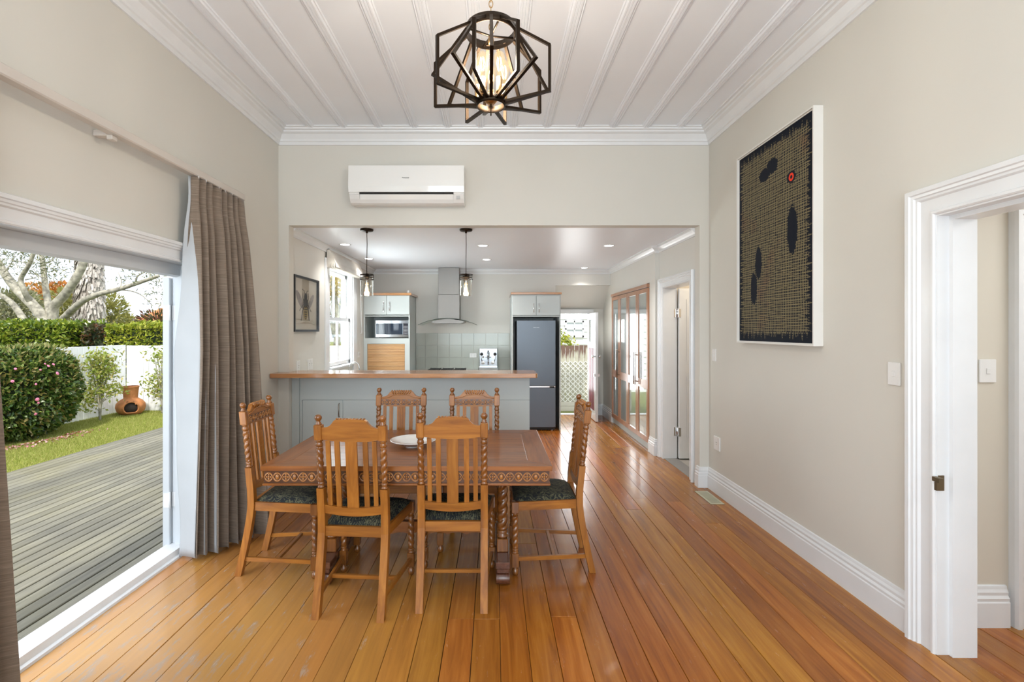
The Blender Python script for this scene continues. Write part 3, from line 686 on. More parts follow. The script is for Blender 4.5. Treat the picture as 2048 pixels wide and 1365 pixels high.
for i, (p, q) in enumerate(((xa+.004, xm-.002), (xm+.002, xb-.004))):
    d_ = bx('door', CAB, pn, p, q, ya-.019, ya-.001, 1.738, 2.032, ch=.002)
    hx = xm+(-.045 if i == 0 else .045)
    hm = MB().tube([(hx, ya-.019, 1.93), (hx, ya-.045, 1.925), (hx, ya-.045, 1.80), (hx, ya-.019, 1.795)], .006, 8); hm.box(hx-.008, hx+.008, ya-.03, ya-.019, 1.90, 1.94); hm.box(hx-.008, hx+.008, ya-.03, ya-.019, 1.785, 1.825)
    build('handle', hm, CHROME, d_)
sh = bx('shutter', paint('shutter_back', (.25, .12, .05), .5), pn, -1.945, -1.368, ya+.012, ya+.018, .852, 1.29)
s0 = None
for i in range(20):
    z = .856+i*.0217
    if s0 is None: s0 = pbox('slat', PINE, sh, -1.943, -1.370, ya+.002, ya+.013, z, z+.019, .004)
    else:
        q = s0.copy(); C.objects.link(q); q.location.z = z+.0095
# microwave in the niche
mw = thing('microwave', 'stainless steel microwave in the open niche of the tall cabinet', 'microwave', (-1.567, 7.44, 1.380))
bx('body', STEEL, mw, -.255, .255, .012, .36, .008, .275, ch=.004)
bx('door', metal('mirror_steel', (.75, .78, .82), .12), mw, -.255, .255, -.008, .012, .012, .272, ch=.003)
bx('door_window', paint('black_glass', (.02, .035, .06), .06, .02, **{'Coat Weight': 1.0}), mw, -.245, .165, -.011, -.008, .055, .225)
bx('control_panel', paint('control_black', (.03, .03, .04), .15), mw, .172, .248, -.011, -.008, .055, .225)
m = MB()
for i in range(3):
    for j in range(6): m.box(.182+i*.021, .195+i*.021, -.0125, -.011, .065+j*.022, .077+j*.022)
build('button', m, paint('grey_print', (.45, .45, .48), .4), mw)
for sx in (-.2, .2): bx('foot', DARK, mw, sx-.015, sx+.015, .04, .07, 0, .008)
tag(build('ornament', MB().lathe([(.022, 0), (.026, .01), (.026, .035), (.018, .042), (.02, .05), (.001, .052)], -1.335, 7.55, seg=16).map(lambda p: Vector((p.x, p.y, p.z+2.072))), PLAST), 'small white pot on the corner of the pantry cabinet top', 'pot')
# espresso machine
em = thing('espresso_machine', 'chrome espresso machine with two black knobs on the back bench', 'coffee machine', (-.09, 7.62, .84))
MIR = metal('polished_steel', (.85, .88, .93), .08)
bx('body', MIR, em, -.143, .143, 0, .30, .03, .372, ch=.006); bx('drip_tray', MIR, em, -.15, .15, -.11, .0, .02, .085, ch=.006)
bx('front_panel', metal('panel_steel', (.80, .84, .92), .2), em, -.132, .132, -.004, 0, .10, .345)
for sx in (-.13, .13):
    for y in (-.09, .28): build('foot', MB().lathe([(.012, 0), (.012, .03)], sx, y, seg=10), DARK, em)
for sx in (-.105, .105): build('knob', MB().lathe([(.006, .0), (.006, -.02), (.024, -.022), (.026, -.03), (.022, -.042), (.001, -.044)], sx, -.004, cz=.285, seg=10, axis='y'), DARK, em)
m = MB(); m.lathe([(.018, 0), (.018, -.03), (.022, -.032), (.022, -.05), (.001, -.052)], 0, -.004, cz=.30, seg=14, axis='y'); m.tube([(0, -.04, .34), (0, -.055, .27), (0, -.05, .22)], [.012, .02, .016], 10); m.tube([(0, -.05, .22), (0, -.06, .12)], [.014, .011], 10); m.tube([(-.045, -.04, .235), (.045, -.04, .235)], .006, 8)
build('group_head', m, metal('dark_chrome', (.35, .37, .4), .2), em)
for sx in (-.082, .07): build('gauge', MB().lathe([(.028, 0), (.028, -.008), (.024, -.009), (.001, -.009)], sx, -.004, cz=.15, seg=18, axis='y'), STEEL, em)
build('gauge', MB().lathe([(.018, 0), (.018, -.008), (.001, -.009)], -.082, -.004, cz=.238, seg=16, axis='y'), STEEL, em)
for s in (-1, 1): build('steam_wand', MB().tube([(s*.115, -.01, .25), (s*.112, -.03, .23), (s*.098, -.04, .17)], [.005, .004, .009], 8), MT['dark_chrome'], em)
# tap
tp = thing('kitchen_tap', 'chrome gooseneck tap at the sink below the kitchen window', 'tap', (-1.90, 6.35, .84))
m = MB(); m.lathe([(.025, 0), (.022, .02), (.012, .03)], 0, 0, seg=14)
build('base', m, CHROME, tp)
build('spout', MB().tube([(0, 0, .02), (0, 0, .17)]+[(.065-.065*math.cos(a), 0, .17+.07*math.sin(a)) for a in np.linspace(.2, PI, 10)]+[(.13, 0, .14)], .009, 10), CHROME, tp)
build('lever', MB().tube([(0, .01, .05), (.01, .06, .08)], .006, 8), CHROME, tp)
sk = thing('sink', 'stainless steel sink sunk in the window bench', 'sink', (-1.66, 6.35, .84))
m = MB().sweep([(-.17, -.35, 0), (.20, -.35, 0), (.20, .35, 0), (-.17, .35, 0)], [(0, .001), (0, .006), (.03, .006), (.03, .001)], (0, 0, 1), closed=True); build('rim', m, STEEL, sk)
build('bowl', MB().box(-.15, .18, -.33, .33, .0005, .003), metal('bowl_steel', (.3, .3, .31), .3), sk)
# refrigerator housing and fridge
fc = thing('fridge_housing', 'sage grey cabinet with timber top around the refrigerator', 'cabinet', (0, 0, 0))
xa, xb, ya, yb = .265, 1.0, 7.25, 7.997
m = MB(); m.box(xa, xa+.02, ya, yb, 0, 2.035); m.box(xb-.02, xb, ya, yb, 0, 2.035); m.box(xa+.02, xb-.02, ya, yb, 1.70, 1.72); m.box(xa+.02, xb-.02, ya, yb, 2.015, 2.035); m.box(xa+.02, xb-.02, yb-.02, yb, 0, 2.035)
build('body', m, CAB, fc); bx('top_board', COUNTER, fc, xa-.012, xb+.012, ya-.03, yb, 2.036, 2.068, ch=.004)
xm = (xa+xb)/2
for i, (p, q) in enumerate(((xa+.014, xm-.002), (xm+.002, xb-.014))):
    d_ = bx('door', CAB, fc, p, q, ya-.019, ya-.001, 1.722, 2.018, ch=.002); hx = xm+(-.04 if i == 0 else .04)
    build('handle', MB().tube([(hx, ya-.019, 1.90), (hx, ya-.045, 1.90), (hx, ya-.045, 1.77), (hx, ya-.019, 1.77)], .005, 8), CHROME, d_)
fr = thing('refrigerator', 'dark steel two-door refrigerator beside the passage', 'refrigerator', (.63, 7.22, 0))
FS = metal('dark_steel', (.115, .125, .14), .34, brushed=(1, 1, 80))
bx('body', paint('fridge_side', (.03, .032, .036), .4), fr, -.285, .285, .04, .70, .03, 1.645, ch=.004)
bx('upper_door', FS, fr, -.29, .29, -.02, .04, .67, 1.65, ch=.006); bx('lower_door', FS, fr, -.29, .29, -.02, .04, .05, .645, ch=.006)
bx('door_grip', CHROME, fr, -.285, .285, -.014, .03, .648, .667); bx('grip_recess', DARK, fr, .20, .27, -.018, -.012, .648, .664)
bx('plinth', DARK, fr, -.28, .28, .01, .6, .012, .048)
for sx in (-.24, .24): build('foot', MB().lathe([(.018, 0), (.018, .014)], sx, .03, seg=10), CHROME, fr)
build('badge', MB().box(-.045, -.004, -.0215, -.020, 1.538, 1.544).box(.002, .045, -.0215, -.020, 1.538, 1.544), metal('badge_grey', (.35, .35, .34), .4), fr)
# built-in cabinet with glass doors in the right wall
gc = thing('glass_door_cabinet', 'built-in cupboard with four reflective glass doors in timber frames', 'cabinet', (KR2, 0, 0))
y0, y1 = 6.002, 7.848
m = MB(); m.box(.0, .44, y0, y0+.02, .0, 2.03); m.box(0, .44, y1-.02, y1, 0, 2.03); m.box(.42, .44, y0, y1, 0, 2.03); m.box(0, .44, y0, y1, 2.01, 2.035); m.box(0, .42, y0, y1, .09, .11)
build('body', m, CAB, gc)
bx('kickboard', CAB, gc, .012, .03, y0, y1, 0, .09)
bx('cap_board', RIMUY, gc, -.035, .44, y0-.02+.021, y1, 2.036, 2.08, ch=.003)
GM, gnt, gout = newmat('reflective_glass')
gd = _pr(gnt, (.26, .31, .31), .3); gg = N(gnt, 'BsdfGlossy', Roughness=.03); gg.inputs[0].default_value = (.85, .9, .9, 1); gx = N(gnt, 'MixShader'); gx.inputs[0].default_value = .55
tcx = N(gnt, 'TexCoord'); nx_ = N(gnt, 'TexNoise', Scale=1.5); gnt.links.new(tcx.outputs['Object'], nx_.inputs['Vector']); bpx = N(gnt, 'Bump', Strength=.05, Distance=.01); gnt.links.new(nx_.outputs['Fac'], bpx.inputs['Height']); gnt.links.new(bpx.outputs['Normal'], gg.inputs['Normal'])
gnt.links.new(gd.outputs[0], gx.inputs[1]); gnt.links.new(gg.outputs[0], gx.inputs[2]); gnt.links.new(gx.outputs[0], gout.inputs[0])
dw = (y1-y0)/4
for i in range(4):
    a = y0+i*dw+.002; b = a+dw-.004; st = .055
    f = MB(); f.box(-.022, 0, a, a+st, .10, 2.03, .002); f.box(-.022, 0, b-st, b, .10, 2.03, .002); f.box(-.022, 0, a+st, b-st, 1.975, 2.03); f.box(-.022, 0, a+st, b-st, .10, .165); f.box(-.022, 0, a+st, b-st, .76, .87)
    d_ = build('door', f, RIMUZ, gc)
    for (za, zb) in ((.16, .765), (.865, 1.98)): build('glass_pane', MB().box(-.010, -.004, a+st-.005, b-st+.005, za, zb), GM, d_)
    hy = b-.03 if i % 2 == 0 else a+.03
    build('handle', MB().tube([(-.022, hy, 1.17), (-.055, hy, 1.17), (-.055, hy, .82), (-.022, hy, .82)], .006, 8).tube([(-.055, hy, 1.21), (-.055, hy, .78)], .006, 8), metal('pewter', (1, 1, 1)), d_)

# ------------------------------------------------------------------ downlights and pendants
DLG = emit('downlight_glow', (1, .95, .88), 14)
dls = [(-1.74, 5.65, 'downlight nearest the kitchen opening at far left'), (-1.75, 6.76, 'left downlight behind the left pendant cord'), (-.13, 5.72, 'front one of the two central downlights'),
       (-.106, 6.86, 'rear one of the two central downlights'), (1.36, 5.72, 'right downlight nearest the kitchen opening'), (1.447, 7.75, 'right downlight closest to the back passage')]
for x, y, lb in dls:
    t = thing('downlight', 'round recessed white ' + lb, 'light', (x, y, KZ), group='recessed kitchen downlights')
    build('bezel', MB().lathe([(.052, 0), (.054, -.004), (.068, -.003), (.070, 0)], seg=28, cap=False), TRIM, t)
    build('lens', MB().lathe([(.052, -.001), (.03, -.0015), (.001, -.002)], seg=24, cap=False), DLG, t)
    lp = lamp('downlight_lamp', 'SPOT', (x, y, KZ-.02), 22 if x < -1 else 36, (1, .97, .93), spot_size=math.radians(115), spot_blend=1.0, shadow_soft_size=.05)
FIL = emit('filament', (1, .66, .30), 12)
def glowglass(name, col, st, mixf):
    m, nt, out = newmat(name); t = N(nt, 'BsdfTransparent'); e = N(nt, 'Emission', Strength=st); e.inputs[0].default_value = (*col, 1)
    lw = N(nt, 'LayerWeight', Blend=.5); f = math_(nt, 'MULTIPLY', math_(nt, 'SUBTRACT', 1.0, lw.outputs['Facing']), mixf)
    mx = N(nt, 'MixShader'); nt.links.new(f, mx.inputs[0]); nt.links.new(t.outputs[0], mx.inputs[1]); nt.links.new(e.outputs[0], mx.inputs[2])
    nt.links.new(mx.outputs[0], out.inputs[0]); return m
BULB = glowglass('glowing_bulb_glass', (1, .72, .36), 1.0, .40)
def bulb(parent, x, y, z, h=.12, r=.03, up=1):
    pr = [(.011, 0), (.012, .02*h/.12), (r*.75, .05*h/.12), (r, .078*h/.12), (r*.92, .098*h/.12), (r*.6, .113*h/.12), (.001, .12*h/.12)]
    b = build('bulb', MB().lathe([(a, b*up) for a, b in pr], x, y, seg=20, cap=False).map(lambda p: Vector((p.x, p.y, p.z+z))), BULB, parent)
    f = MB()
    for k in range(4):
        a = k*PI/2+.4; f.tube([(x+.006*math.cos(a), y+.006*math.sin(a), z+up*.03*h/.12), (x+.013*math.cos(a), y+.013*math.sin(a), z+up*.06*h/.12), (x+.007*math.cos(a), y+.007*math.sin(a), z+up*.09*h/.12)], .0016, 5)
    build('filament', f, FIL, b)
def pendant(x, y, label):
    t = thing('pendant_light', label, 'light', (x, y, KZ), group=None)
    build('ceiling_rose', MB().lathe([(.064, 0), (.064, -.012), (.058, -.018), (.012, -.02), (.010, -.038)], seg=28), BLACKM, t)
    build('cord', MB().tube([(0, 0, -.03), (.002, 0, -.15), (0, 0, -.30), (0, 0, -.445)], .0035, 6), BLACKM, t)
    c = MB(); c.lathe([(.012, -.44), (.015, -.46), (.04, -.472), (.060, -.474), (.060, -.480), (.04, -.480), (.018, -.482), (.018, -.53)], seg=24)
    for z in (-.452, -.500): c.tube([(.066*math.cos(a), .066*math.sin(a), z) for a in np.linspace(0, 2*PI, 24, endpoint=False)], .0038, 6, closed=True)
    for k in range(4):
        a = k*PI/2+.5; c.tube([(.066*math.cos(a), .066*math.sin(a), -.452), (.066*math.cos(a), .066*math.sin(a), -.50)], .003, 6)
    for k in range(2):
        a = k*PI/2+.5; c.tube([(-.066*math.cos(a), -.066*math.sin(a), -.452), (.066*math.cos(a), .066*math.sin(a), -.452)], .003, 6)
    build('cage', c, BLACKM, t)
    build('socket', MB().lathe([(.018, -.50), (.018, -.545), (.014, -.552)], seg=16), metal('brass', (.55, .38, .16), .3), t)
    build('glass_jar', MB().lathe([(.048, -.478), (.060, -.490), (.061, -.51), (.061, -.655), (.056, -.665), (.001, -.667), (.001, -.662), (.054, -.660), (.058, -.652), (.058, -.51)], seg=32, cap=False), glass('jar_glass', (.97, .98, .97), .06), t)
    bulb(t, 0, 0, -.545, .105, .028, -1)
    lamp('pendant_lamp', 'POINT', (x, y, KZ-.61), 2.2, (1, .8, .55), shadow_soft_size=.03)
pendant(-1.262, 4.80, 'black corded jar pendant lamp over the left of the bar')
pendant(-.278, 4.80, 'black corded jar pendant lamp over the middle of the bar')

# ------------------------------------------------------------------ chandelier
ch = thing('chandelier', 'dark bronze geometric cage chandelier with glowing bulbs', 'light', (-.014, 2.2, 0))
def ring(r0, r1, z0, z1): return MB().lathe([(r0, z0), (r1, z0), (r1, z1), (r0, z1), (r0, z0)], seg=48, cap=False)
build('upper_ring', ring(.108, .113, 2.842, 2.880), BLACKM, ch); build('lower_ring', ring(.061, .066, 2.518, 2.548), BLACKM, ch)
def flat(mb, pts, az, w=.0055, h=.0055):
    ca, sa = math.cos(az), math.sin(az)
    mb.tube([(r*ca, r*sa, z) for r, z in pts], w*1.25, 4, smooth=False, up=(-sa, ca, 0))
def frame(pts, az):
    m = MB(); n = len(pts)
    # rectangular bar of 11 x 7 mm following the polyline in the radial plane
    ca, sa = math.cos(az), math.sin(az); t = Vector((-sa, ca, 0))
    path = [Vector((r*ca, r*sa, z)) for r, z in pts]
    m.sweep(path, [(-.0055, -.0075), (.0055, -.0075), (.0055, .0075), (-.0055, .0075)], t)
    return m
azA = [30, 75, 117, 165, 213, 256, 294, 343]
azB = [5, 54, 98, 142, 190, 234, 271, 316]
for a in azA: build('frame_bar', frame([(.111, 2.862), (.270, 2.752), (.270, 2.552), (.064, 2.533)], math.radians(a)), BLACKM, ch)
for i, a in enumerate(azB): build('frame_bar', frame([(.111, 2.862), (.262, 2.60+(.04 if 180 < a < 350 else 0)), (.064, 2.533)], math.radians(a)), BLACKM, ch)
BR = metal('antique_brass', (.42, .28, .13), .3)
m = MB(); m.tube([(0, 0, 2.80), (0, 0, 2.53)], .006, 10); m.lathe([(.012, 2.80), (.014, 2.82), (.01, 2.84)], seg=12)
m.lathe([(.001, 2.530), (.02, 2.534), (.034, 2.552), (.036, 2.565), (.01, 2.575)], seg=20)
build('stem', m, BR, ch)
m = MB()
for a in (20, 110): 
    c_, s_ = math.cos(math.radians(a)), math.sin(math.radians(a)); m.tube([(-.109*c_, -.109*s_, 2.852), (0, 0, 2.838), (.109*c_, .109*s_, 2.852)], .005, 6)
build('cross_bar', m, BLACKM, ch)
build('finial', MB().lathe([(.001, 2.475), (.003, 2.478), (.003, 2.53)], seg=8), BLACKM, ch)
for k in range(5):
    a = math.radians(90+k*72+36+180); x, y = .064*math.cos(a), .064*math.sin(a)
    build('arm', MB().tube([(0, 0, 2.56), (x*.5, y*.5, 2.552), (x, y, 2.562)], .004, 8), BR, ch)
    sl = build('candle_sleeve', MB().lathe([(.014, 2.556), (.016, 2.56), (.0135, 2.566), (.0135, 2.625)], x, y, seg=16), BR, ch)
    bulb(ch, x, y, 2.625, .118, .028)
    lamp('chandelier_lamp', 'POINT', (-.014+x*.8, 2.2+y*.8, 2.70), 8.0, (1, .88, .72), shadow_soft_size=.04)
m = MB(); z = 2.84; i = 0
while z < 3.39:
    lk = []
    for a in np.linspace(0, 2*PI, 12, endpoint=False):
        u, w = .009*math.cos(a), .017*math.sin(a); lk.append((u if i % 2 else 0, 0 if i % 2 else u, z+.015+w))
    m.tube(lk, .0022, 6, closed=True); z += .026; i += 1
build('chain', m, BR, ch)
build('ceiling_rose', MB().lathe([(.06, 3.41), (.06, 3.40), (.05, 3.39), (.01, 3.38)], seg=28), BLACKM, ch)

# ------------------------------------------------------------------ heat pump
ac = thing('air_conditioner', 'white wall-mounted air conditioner above the kitchen opening', 'air conditioner', (-.80, YD, 2.665))
hw = .525
pr = [(0, 0.012), (-.12, .0), (-.155, .012), (-.175, .04), (-.188, .075), (-.20, .09), (-.205, .335), (-.19, .345), (0, .345)]
build('body', MB().poly(pr, -hw, hw, 'x'), PLAST, ac)
WG = paint('gloss_white_panel', (.84, .84, .82), .08, .01, 2, **{'Coat Weight': .6})
build('front_panel', MB().poly([(-.198, .098), (-.213, .098), (-.222, .15), (-.214, .338), (-.204, .338)], -hw-.002, hw+.002, 'x'), WG, ac)
bx('air_slot', DARK, ac, -.43, .43, -.204, -.187, .080, .097)
build('louvre', MB().poly([(-.155, .008), (-.182, .036), (-.203, .078), (-.196, .080), (-.170, .036), (-.15, .012)], -.425, .425, 'x'), WG, ac)
for s in (-1, 1): build('end_cap', MB().poly([(-.157, .014), (-.180, .042), (-.201, .078), (-.19, .088), (-.15, .03)], *(sorted((s*.431, s*hw*.995))), 'x'), PLAST, ac)
text('lettering', 'Panasonic', .0165, paint('letter_grey', (.06, .06, .07), .4), ac, (-.005, -.2215, .225), (PI/2-.045, 0, 0))
m = MB()
for i in range(4): m.box(.455, .49, -.196, -.190, .036+i*.009, .039+i*.009)
build('indicator', m, paint('pale_grey_print', (.5, .5, .5), .5), ac)

# ------------------------------------------------------------------ painting
pt = thing('painting', 'tall dark woven-thread painting in a deep white frame', 'painting', (XR-.001, 3.492, 2.152))
pw, ph = .478, .752
fpath = [(0, -pw, -ph), (0, pw, -ph), (0, pw, ph), (0, -pw, ph)]; fpr = [(0, 0), (0, .062), (.010, .062), (.010, .048), (.016, .048), (.016, 0)]
m = MB().sweep(fpath, fpr, (-1, 0, 0), closed=True)
if max(abs(p[1]) for p in m.v) > pw+.001: m = MB().sweep(fpath, fpr, (-1, 0, 0), closed=True, side=-1)
build('frame', m, paint('frame_ivory', (.78, .76, .72), .35, .02, 5), pt)
def artmat():
    m, nt, out = newmat('thread_painting'); L = nt.links; b = _pr(nt, None, .6); b.inputs['Specular IOR Level'].default_value = .12
    tc = N(nt, 'TexCoord'); sp = N(nt, 'SeparateXYZ'); L.new(tc.outputs['Object'], sp.inputs[0])
    u, v = sp.outputs[1], sp.outputs[2]     # u: y (far +), v: z
    n1 = N(nt, 'TexNoise', Scale=4.0, Detail=1); L.new(tc.outputs['Object'], n1.inputs['Vector'])
    wob = math_(nt, 'MULTIPLY', math_(nt, 'SUBTRACT', n1.outputs['Fac'], .5), .05)
    def lines(coord, freq, off, w, jit):
        cc = math_(nt, 'ADD', math_(nt, 'ADD', coord, math_(nt, 'MULTIPLY', wob, jit)), off)
        fr_ = math_(nt, 'FRACT', math_(nt, 'MULTIPLY', cc, freq)); return math_(nt, 'LESS_THAN', fr_, w)
    a = lines(u, 56, 5, .17, .5); b2 = lines(v, 58, 5, .20, .6); a2 = lines(u, 37, 5.3, .10, -.7); b3 = lines(v, 41, 5.6, .12, -.8)
    ln = math_(nt, 'MAXIMUM', math_(nt, 'MAXIMUM', a, b2), math_(nt, 'MAXIMUM', a2, b3))
    # fringe: thread ends at uneven distances
    nu = N(nt, 'TexNoise', Scale=70.0, Detail=0); L.new(tc.outputs['Object'], nu.inputs['Vector'])
    def fringe(sc):
        mp = N(nt, 'Mapping'); mp.inputs['Scale'].default_value = sc; L.new(tc.outputs['Object'], mp.inputs['Vector'])
        q = N(nt, 'TexNoise', Scale=60.0, Detail=0); L.new(mp.outputs[0], q.inputs['Vector']); return math_(nt, 'MULTIPLY', math_(nt, 'SUBTRACT', q.outputs['Fac'], .5), .16)
    fru, frv = fringe((0, .0, 1)), fringe((0, 1, .0))
    inu = math_(nt, 'LESS_THAN', math_(nt, 'ADD', math_(nt, 'ABSOLUTE', math_(nt, 'ADD', u, -.01)), fru), .415)
    inv = math_(nt, 'LESS_THAN', math_(nt, 'ADD', math_(nt, 'ABSOLUTE', v), frv), .68)
    ln = math_(nt, 'MULTIPLY', ln, math_(nt, 'MULTIPLY', inu, inv))
    def ell(cu, cv, ru, rv):
        du = math_(nt, 'DIVIDE', math_(nt, 'SUBTRACT', u, cu), ru); dv = math_(nt, 'DIVIDE', math_(nt, 'SUBTRACT', v, cv), rv)
        d = math_(nt, 'ADD', math_(nt, 'MULTIPLY', du, du), math_(nt, 'MULTIPLY', dv, dv))
        return math_(nt, 'ADD', d, math_(nt, 'MULTIPLY', math_(nt, 'SUBTRACT', nu.outputs['Fac'], .5), .8))
    hole = None
    for e in ((.045, -.06-.02, .052, .235), ):
        pass
    blobs = [(-.235, .025, .055, .165), (.18, -.14, .045, .125), (.245, -.33, .045, .125), (.10, .50, .07, .05), (.0, .535, .07, .055)]
    for bb in blobs:
        h = math_(nt, 'LESS_THAN', ell(*bb), 1.0); hole = h if hole is None else math_(nt, 'MAXIMUM', hole, h)
    hole = math_(nt, 'MAXIMUM', hole, math_(nt, 'LESS_THAN', ell(-.225, .385, .046, .038), 1.15))
    ln = math_(nt, 'MULTIPLY', ln, math_(nt, 'SUBTRACT', 1.0, hole))
    pk = N(nt, 'TexNoise', Scale=3.5, Detail=3); L.new(tc.outputs['Object'], pk.inputs['Vector'])
    pf = math_(nt, 'MULTIPLY', math_(nt, 'SUBTRACT', pk.outputs['Fac'], .60), 4, clamp=True)
    tcol = mixc(nt, math_(nt, 'MULTIPLY', pf, .6), (.25, .205, .11), (.24, .07, .045))
    base = mixc(nt, nu.outputs['Fac'], (.004, .006, .014), (.008, .010, .017))
    col = mixc(nt, ln, base, tcol)
    du = math_(nt, 'DIVIDE', math_(nt, 'SUBTRACT', u, -.225), .9); dv = math_(nt, 'DIVIDE', math_(nt, 'SUBTRACT', v, .385), .9)
    dd = math_(nt, 'SQRT', math_(nt, 'ADD', math_(nt, 'MULTIPLY', du, du), math_(nt, 'MULTIPLY', dv, dv)))
    ringm = math_(nt, 'LESS_THAN', math_(nt, 'ABSOLUTE', math_(nt, 'SUBTRACT', dd, .022)), .0085)
    col = mixc(nt, ringm, col, (.75, .05, .02)); L.new(col, b.inputs['Base Color']); L.new(b.outputs[0], out.inputs[0]); return m
build('canvas', MB().box(-.045, -.02, -pw+.012, pw-.012, -ph+.012, ph-.012), artmat(), pt)

# ------------------------------------------------------------------ floor vent
fv = thing('floor_vent', 'beige metal floor vent by the right skirting board', 'vent', (1.925, 4.33, 0), 0)
m = MB().sweep([(-.06, -.17, 0), (.06, -.17, 0), (.06, .17, 0), (-.06, .17, 0)], [(-.0, .0), (-.0, .004), (.018, .005), (.018, .0)], (0, 0, 1), closed=True)
VM = paint('vent_beige', (.50, .47, .33), .4); build('rim', m, VM, fv)
bx('duct', paint('vent_dark', (.10, .09, .06), .6), fv, -.062, .062, -.172, .172, .0006, .0018)
for i in range(24):
    y = -.16+i*.014
    if i == 0: s0 = pbox('slat', VM, fv, -.055, .055, y-.0035, y+.0035, .0018, .0038)
    else: q = s0.copy(); C.objects.link(q); q.location.y = y

# ------------------------------------------------------------------ curtain rail and curtains
rl = thing('curtain_rail', 'long cream curtain rail above the wide door opening', 'curtain rail', (0, 0, 0))
bx('rail', paint('rail_cream', (.60, .55, .50), .35), rl, -1.985, -1.93, -1.5, 3.76, 2.505, 2.555, ch=.006)
for y in (.3, 2.50, 3.60): bx('bracket', MT['rail_cream'], rl, XL+.001, -1.985, y-.02, y+.02, 2.50, 2.53, ch=.003)
for y in (2.50,): bx('end_tab', MT['rail_cream'], rl, -1.99, -1.96, y-.02, y+.02, 2.482, 2.506, ch=.003)
def curtmat():
    m, nt, out = newmat('taupe_weave'); L = nt.links; b = _pr(nt, None, .75); b.inputs['Sheen Weight'].default_value = .25
    tc = N(nt, 'TexCoord'); mp = N(nt, 'Mapping'); mp.inputs['Scale'].default_value = (4, 4, 160); L.new(tc.outputs['Object'], mp.inputs['Vector'])
    n = N(nt, 'TexNoise', Scale=1.6, Detail=5, Roughness=.7); L.new(mp.outputs[0], n.inputs['Vector'])
    r = ramp(nt, [(.3, (.15, .110, .080)), (.55, (.235, .178, .132)), (.75, (.34, .275, .215))]); L.new(n.outputs['Fac'], r.inputs['Fac']); L.new(r.outputs['Color'], b.inputs['Base Color'])
    bp = N(nt, 'Bump', Strength=.15, Distance=.002); L.new(n.outputs['Fac'], bp.inputs['Height']); L.new(bp.outputs['Normal'], b.inputs['Normal'])
    tr = N(nt, 'BsdfTranslucent'); L.new(r.outputs['Color'], tr.inputs[0]); mx = N(nt, 'MixShader'); mx.inputs[0].default_value = .08
    L.new(b.outputs[0], mx.inputs[1]); L.new(tr.outputs[0], mx.inputs[2]); L.new(mx.outputs[0], out.inputs[0]); return m
CM = curtmat(); LM = paint('curtain_lining', (.44, .46, .48), .7, .03, 4)
def lerp(a, b, t): return a+(b-a)*t
def polyat(P, s):
    n = len(P)-1; i = min(int(s*n), n-1); t = s*n-i; return Vector(P[i]).lerp(Vector(P[i+1]), t)
def curtain(label, top, bot, zt, zb, nf, lead, off=0, seed=0):
    t = thing('curtain', label, 'curtain', (0, 0, 0)); rr = random.Random(seed)
    ph = [rr.uniform(-.25, .25) for _ in range(40)]
    def surf(s, v, off, back=0):
        a = polyat(top, s); b = polyat(bot, s); e = v**.85; p = a.lerp(b, e)
        d = (polyat([Vector(x).lerp(Vector(y), e) for x, y in zip(top, bot)] if len(top) == len(bot) else top, min(1, s+.02))-polyat(top if len(top) != len(bot) else [Vector(x).lerp(Vector(y), e) for x, y in zip(top, bot)], max(0, s-.02)))
        d.normalize(); nrm = Vector((d.y, -d.x, 0))
        fo = (s+.022*math.sin(s*11+1.7*seed)+.012*math.sin(s*23))*nf*2*PI
        am = lerp(.024, .066, min(1, v*2.2))+.016*math.sin(s*17+v*3)*v
        pin = math.exp(-((v-.06)/.05)**2)
        wv = math.sin(fo); wv = math.copysign(abs(wv)**.8, wv)
        p = p+nrm*(am*wv*(1-.35*pin)+off)+d*(.010*math.sin(fo*2+.6)*v)
        return p
    nu_, nv = int(nf*14), 44
    for nm, mat, of in (('drape', CM, 0), ('lining', LM, off)):
        if nm == 'lining' and not off: continue
        mb = MB(); smax = 1.0
        for j in range(nv+1):
            v = j/nv
            for i in range(nu_+1):
                s = i/nu_*(.30 if nm == 'lining' else 1); p = surf(s, v, of)
                if nm == 'lining':
                    k = max(0, 1-s/.04); wav = .010*math.sin(v*9)+.006*math.sin(v*21+1); p = p+Vector((-.006-.026*min(1, v*2)*k+wav*k, -.004*k-(.012*k)*min(1, v*2.5), 0))
                mb.v.append((p.x, p.y, lerp(zt, zb, v)+(.006*math.sin(s*nf*2*PI) if j == nv else 0)))
        w = nu_+1
        for j in range(nv):
            for i in range(nu_): mb.f.append((j*w+i, j*w+i+1, (j+1)*w+i+1, (j+1)*w+i)); mb.sm.append(True); mb.mi.append(0)
        o = build(nm, mb, mat, t, recalc=False)
        sd = o.modifiers.new('thick', 'SOLIDIFY'); sd.thickness = .003
    hk = MB()
    for i in range(int(nf)):
        p = surf((i+.25)/nf, 0, 0); hk.box(p.x-.003, p.x+.003, p.y-.003, p.y+.003, zt-.01, zt+.004)
    build('hook', hk, TRIM, t, kind='stuff')
    return t
def P3(l): return [(a, b, 0) for a, b in l]
curtain('long taupe pleated curtain hanging open beside the bar', P3([(-1.945, 3.13), (-1.945, 3.28), (-1.945, 3.43), (-1.945, 3.58), (-1.945, 3.72)]),
        P3([(-1.975, 3.15), (-1.90, 3.24), (-1.84, 3.34), (-1.78, 3.45), (-1.68, 3.57)]), 2.50, .018, 7.5, 0, -.014, 3)
curtain('edge of a taupe curtain at the far left of the photo', P3([(-1.945, .95), (-1.945, 1.15), (-1.945, 1.35), (-1.945, 1.55), (-1.945, 1.80)]),
        P3([(-1.95, 1.0), (-1.95, 1.2), (-1.95, 1.45), (-1.95, 1.65), (-1.955, 1.975)]), 2.50, .02, 7, 0, 0, 5)

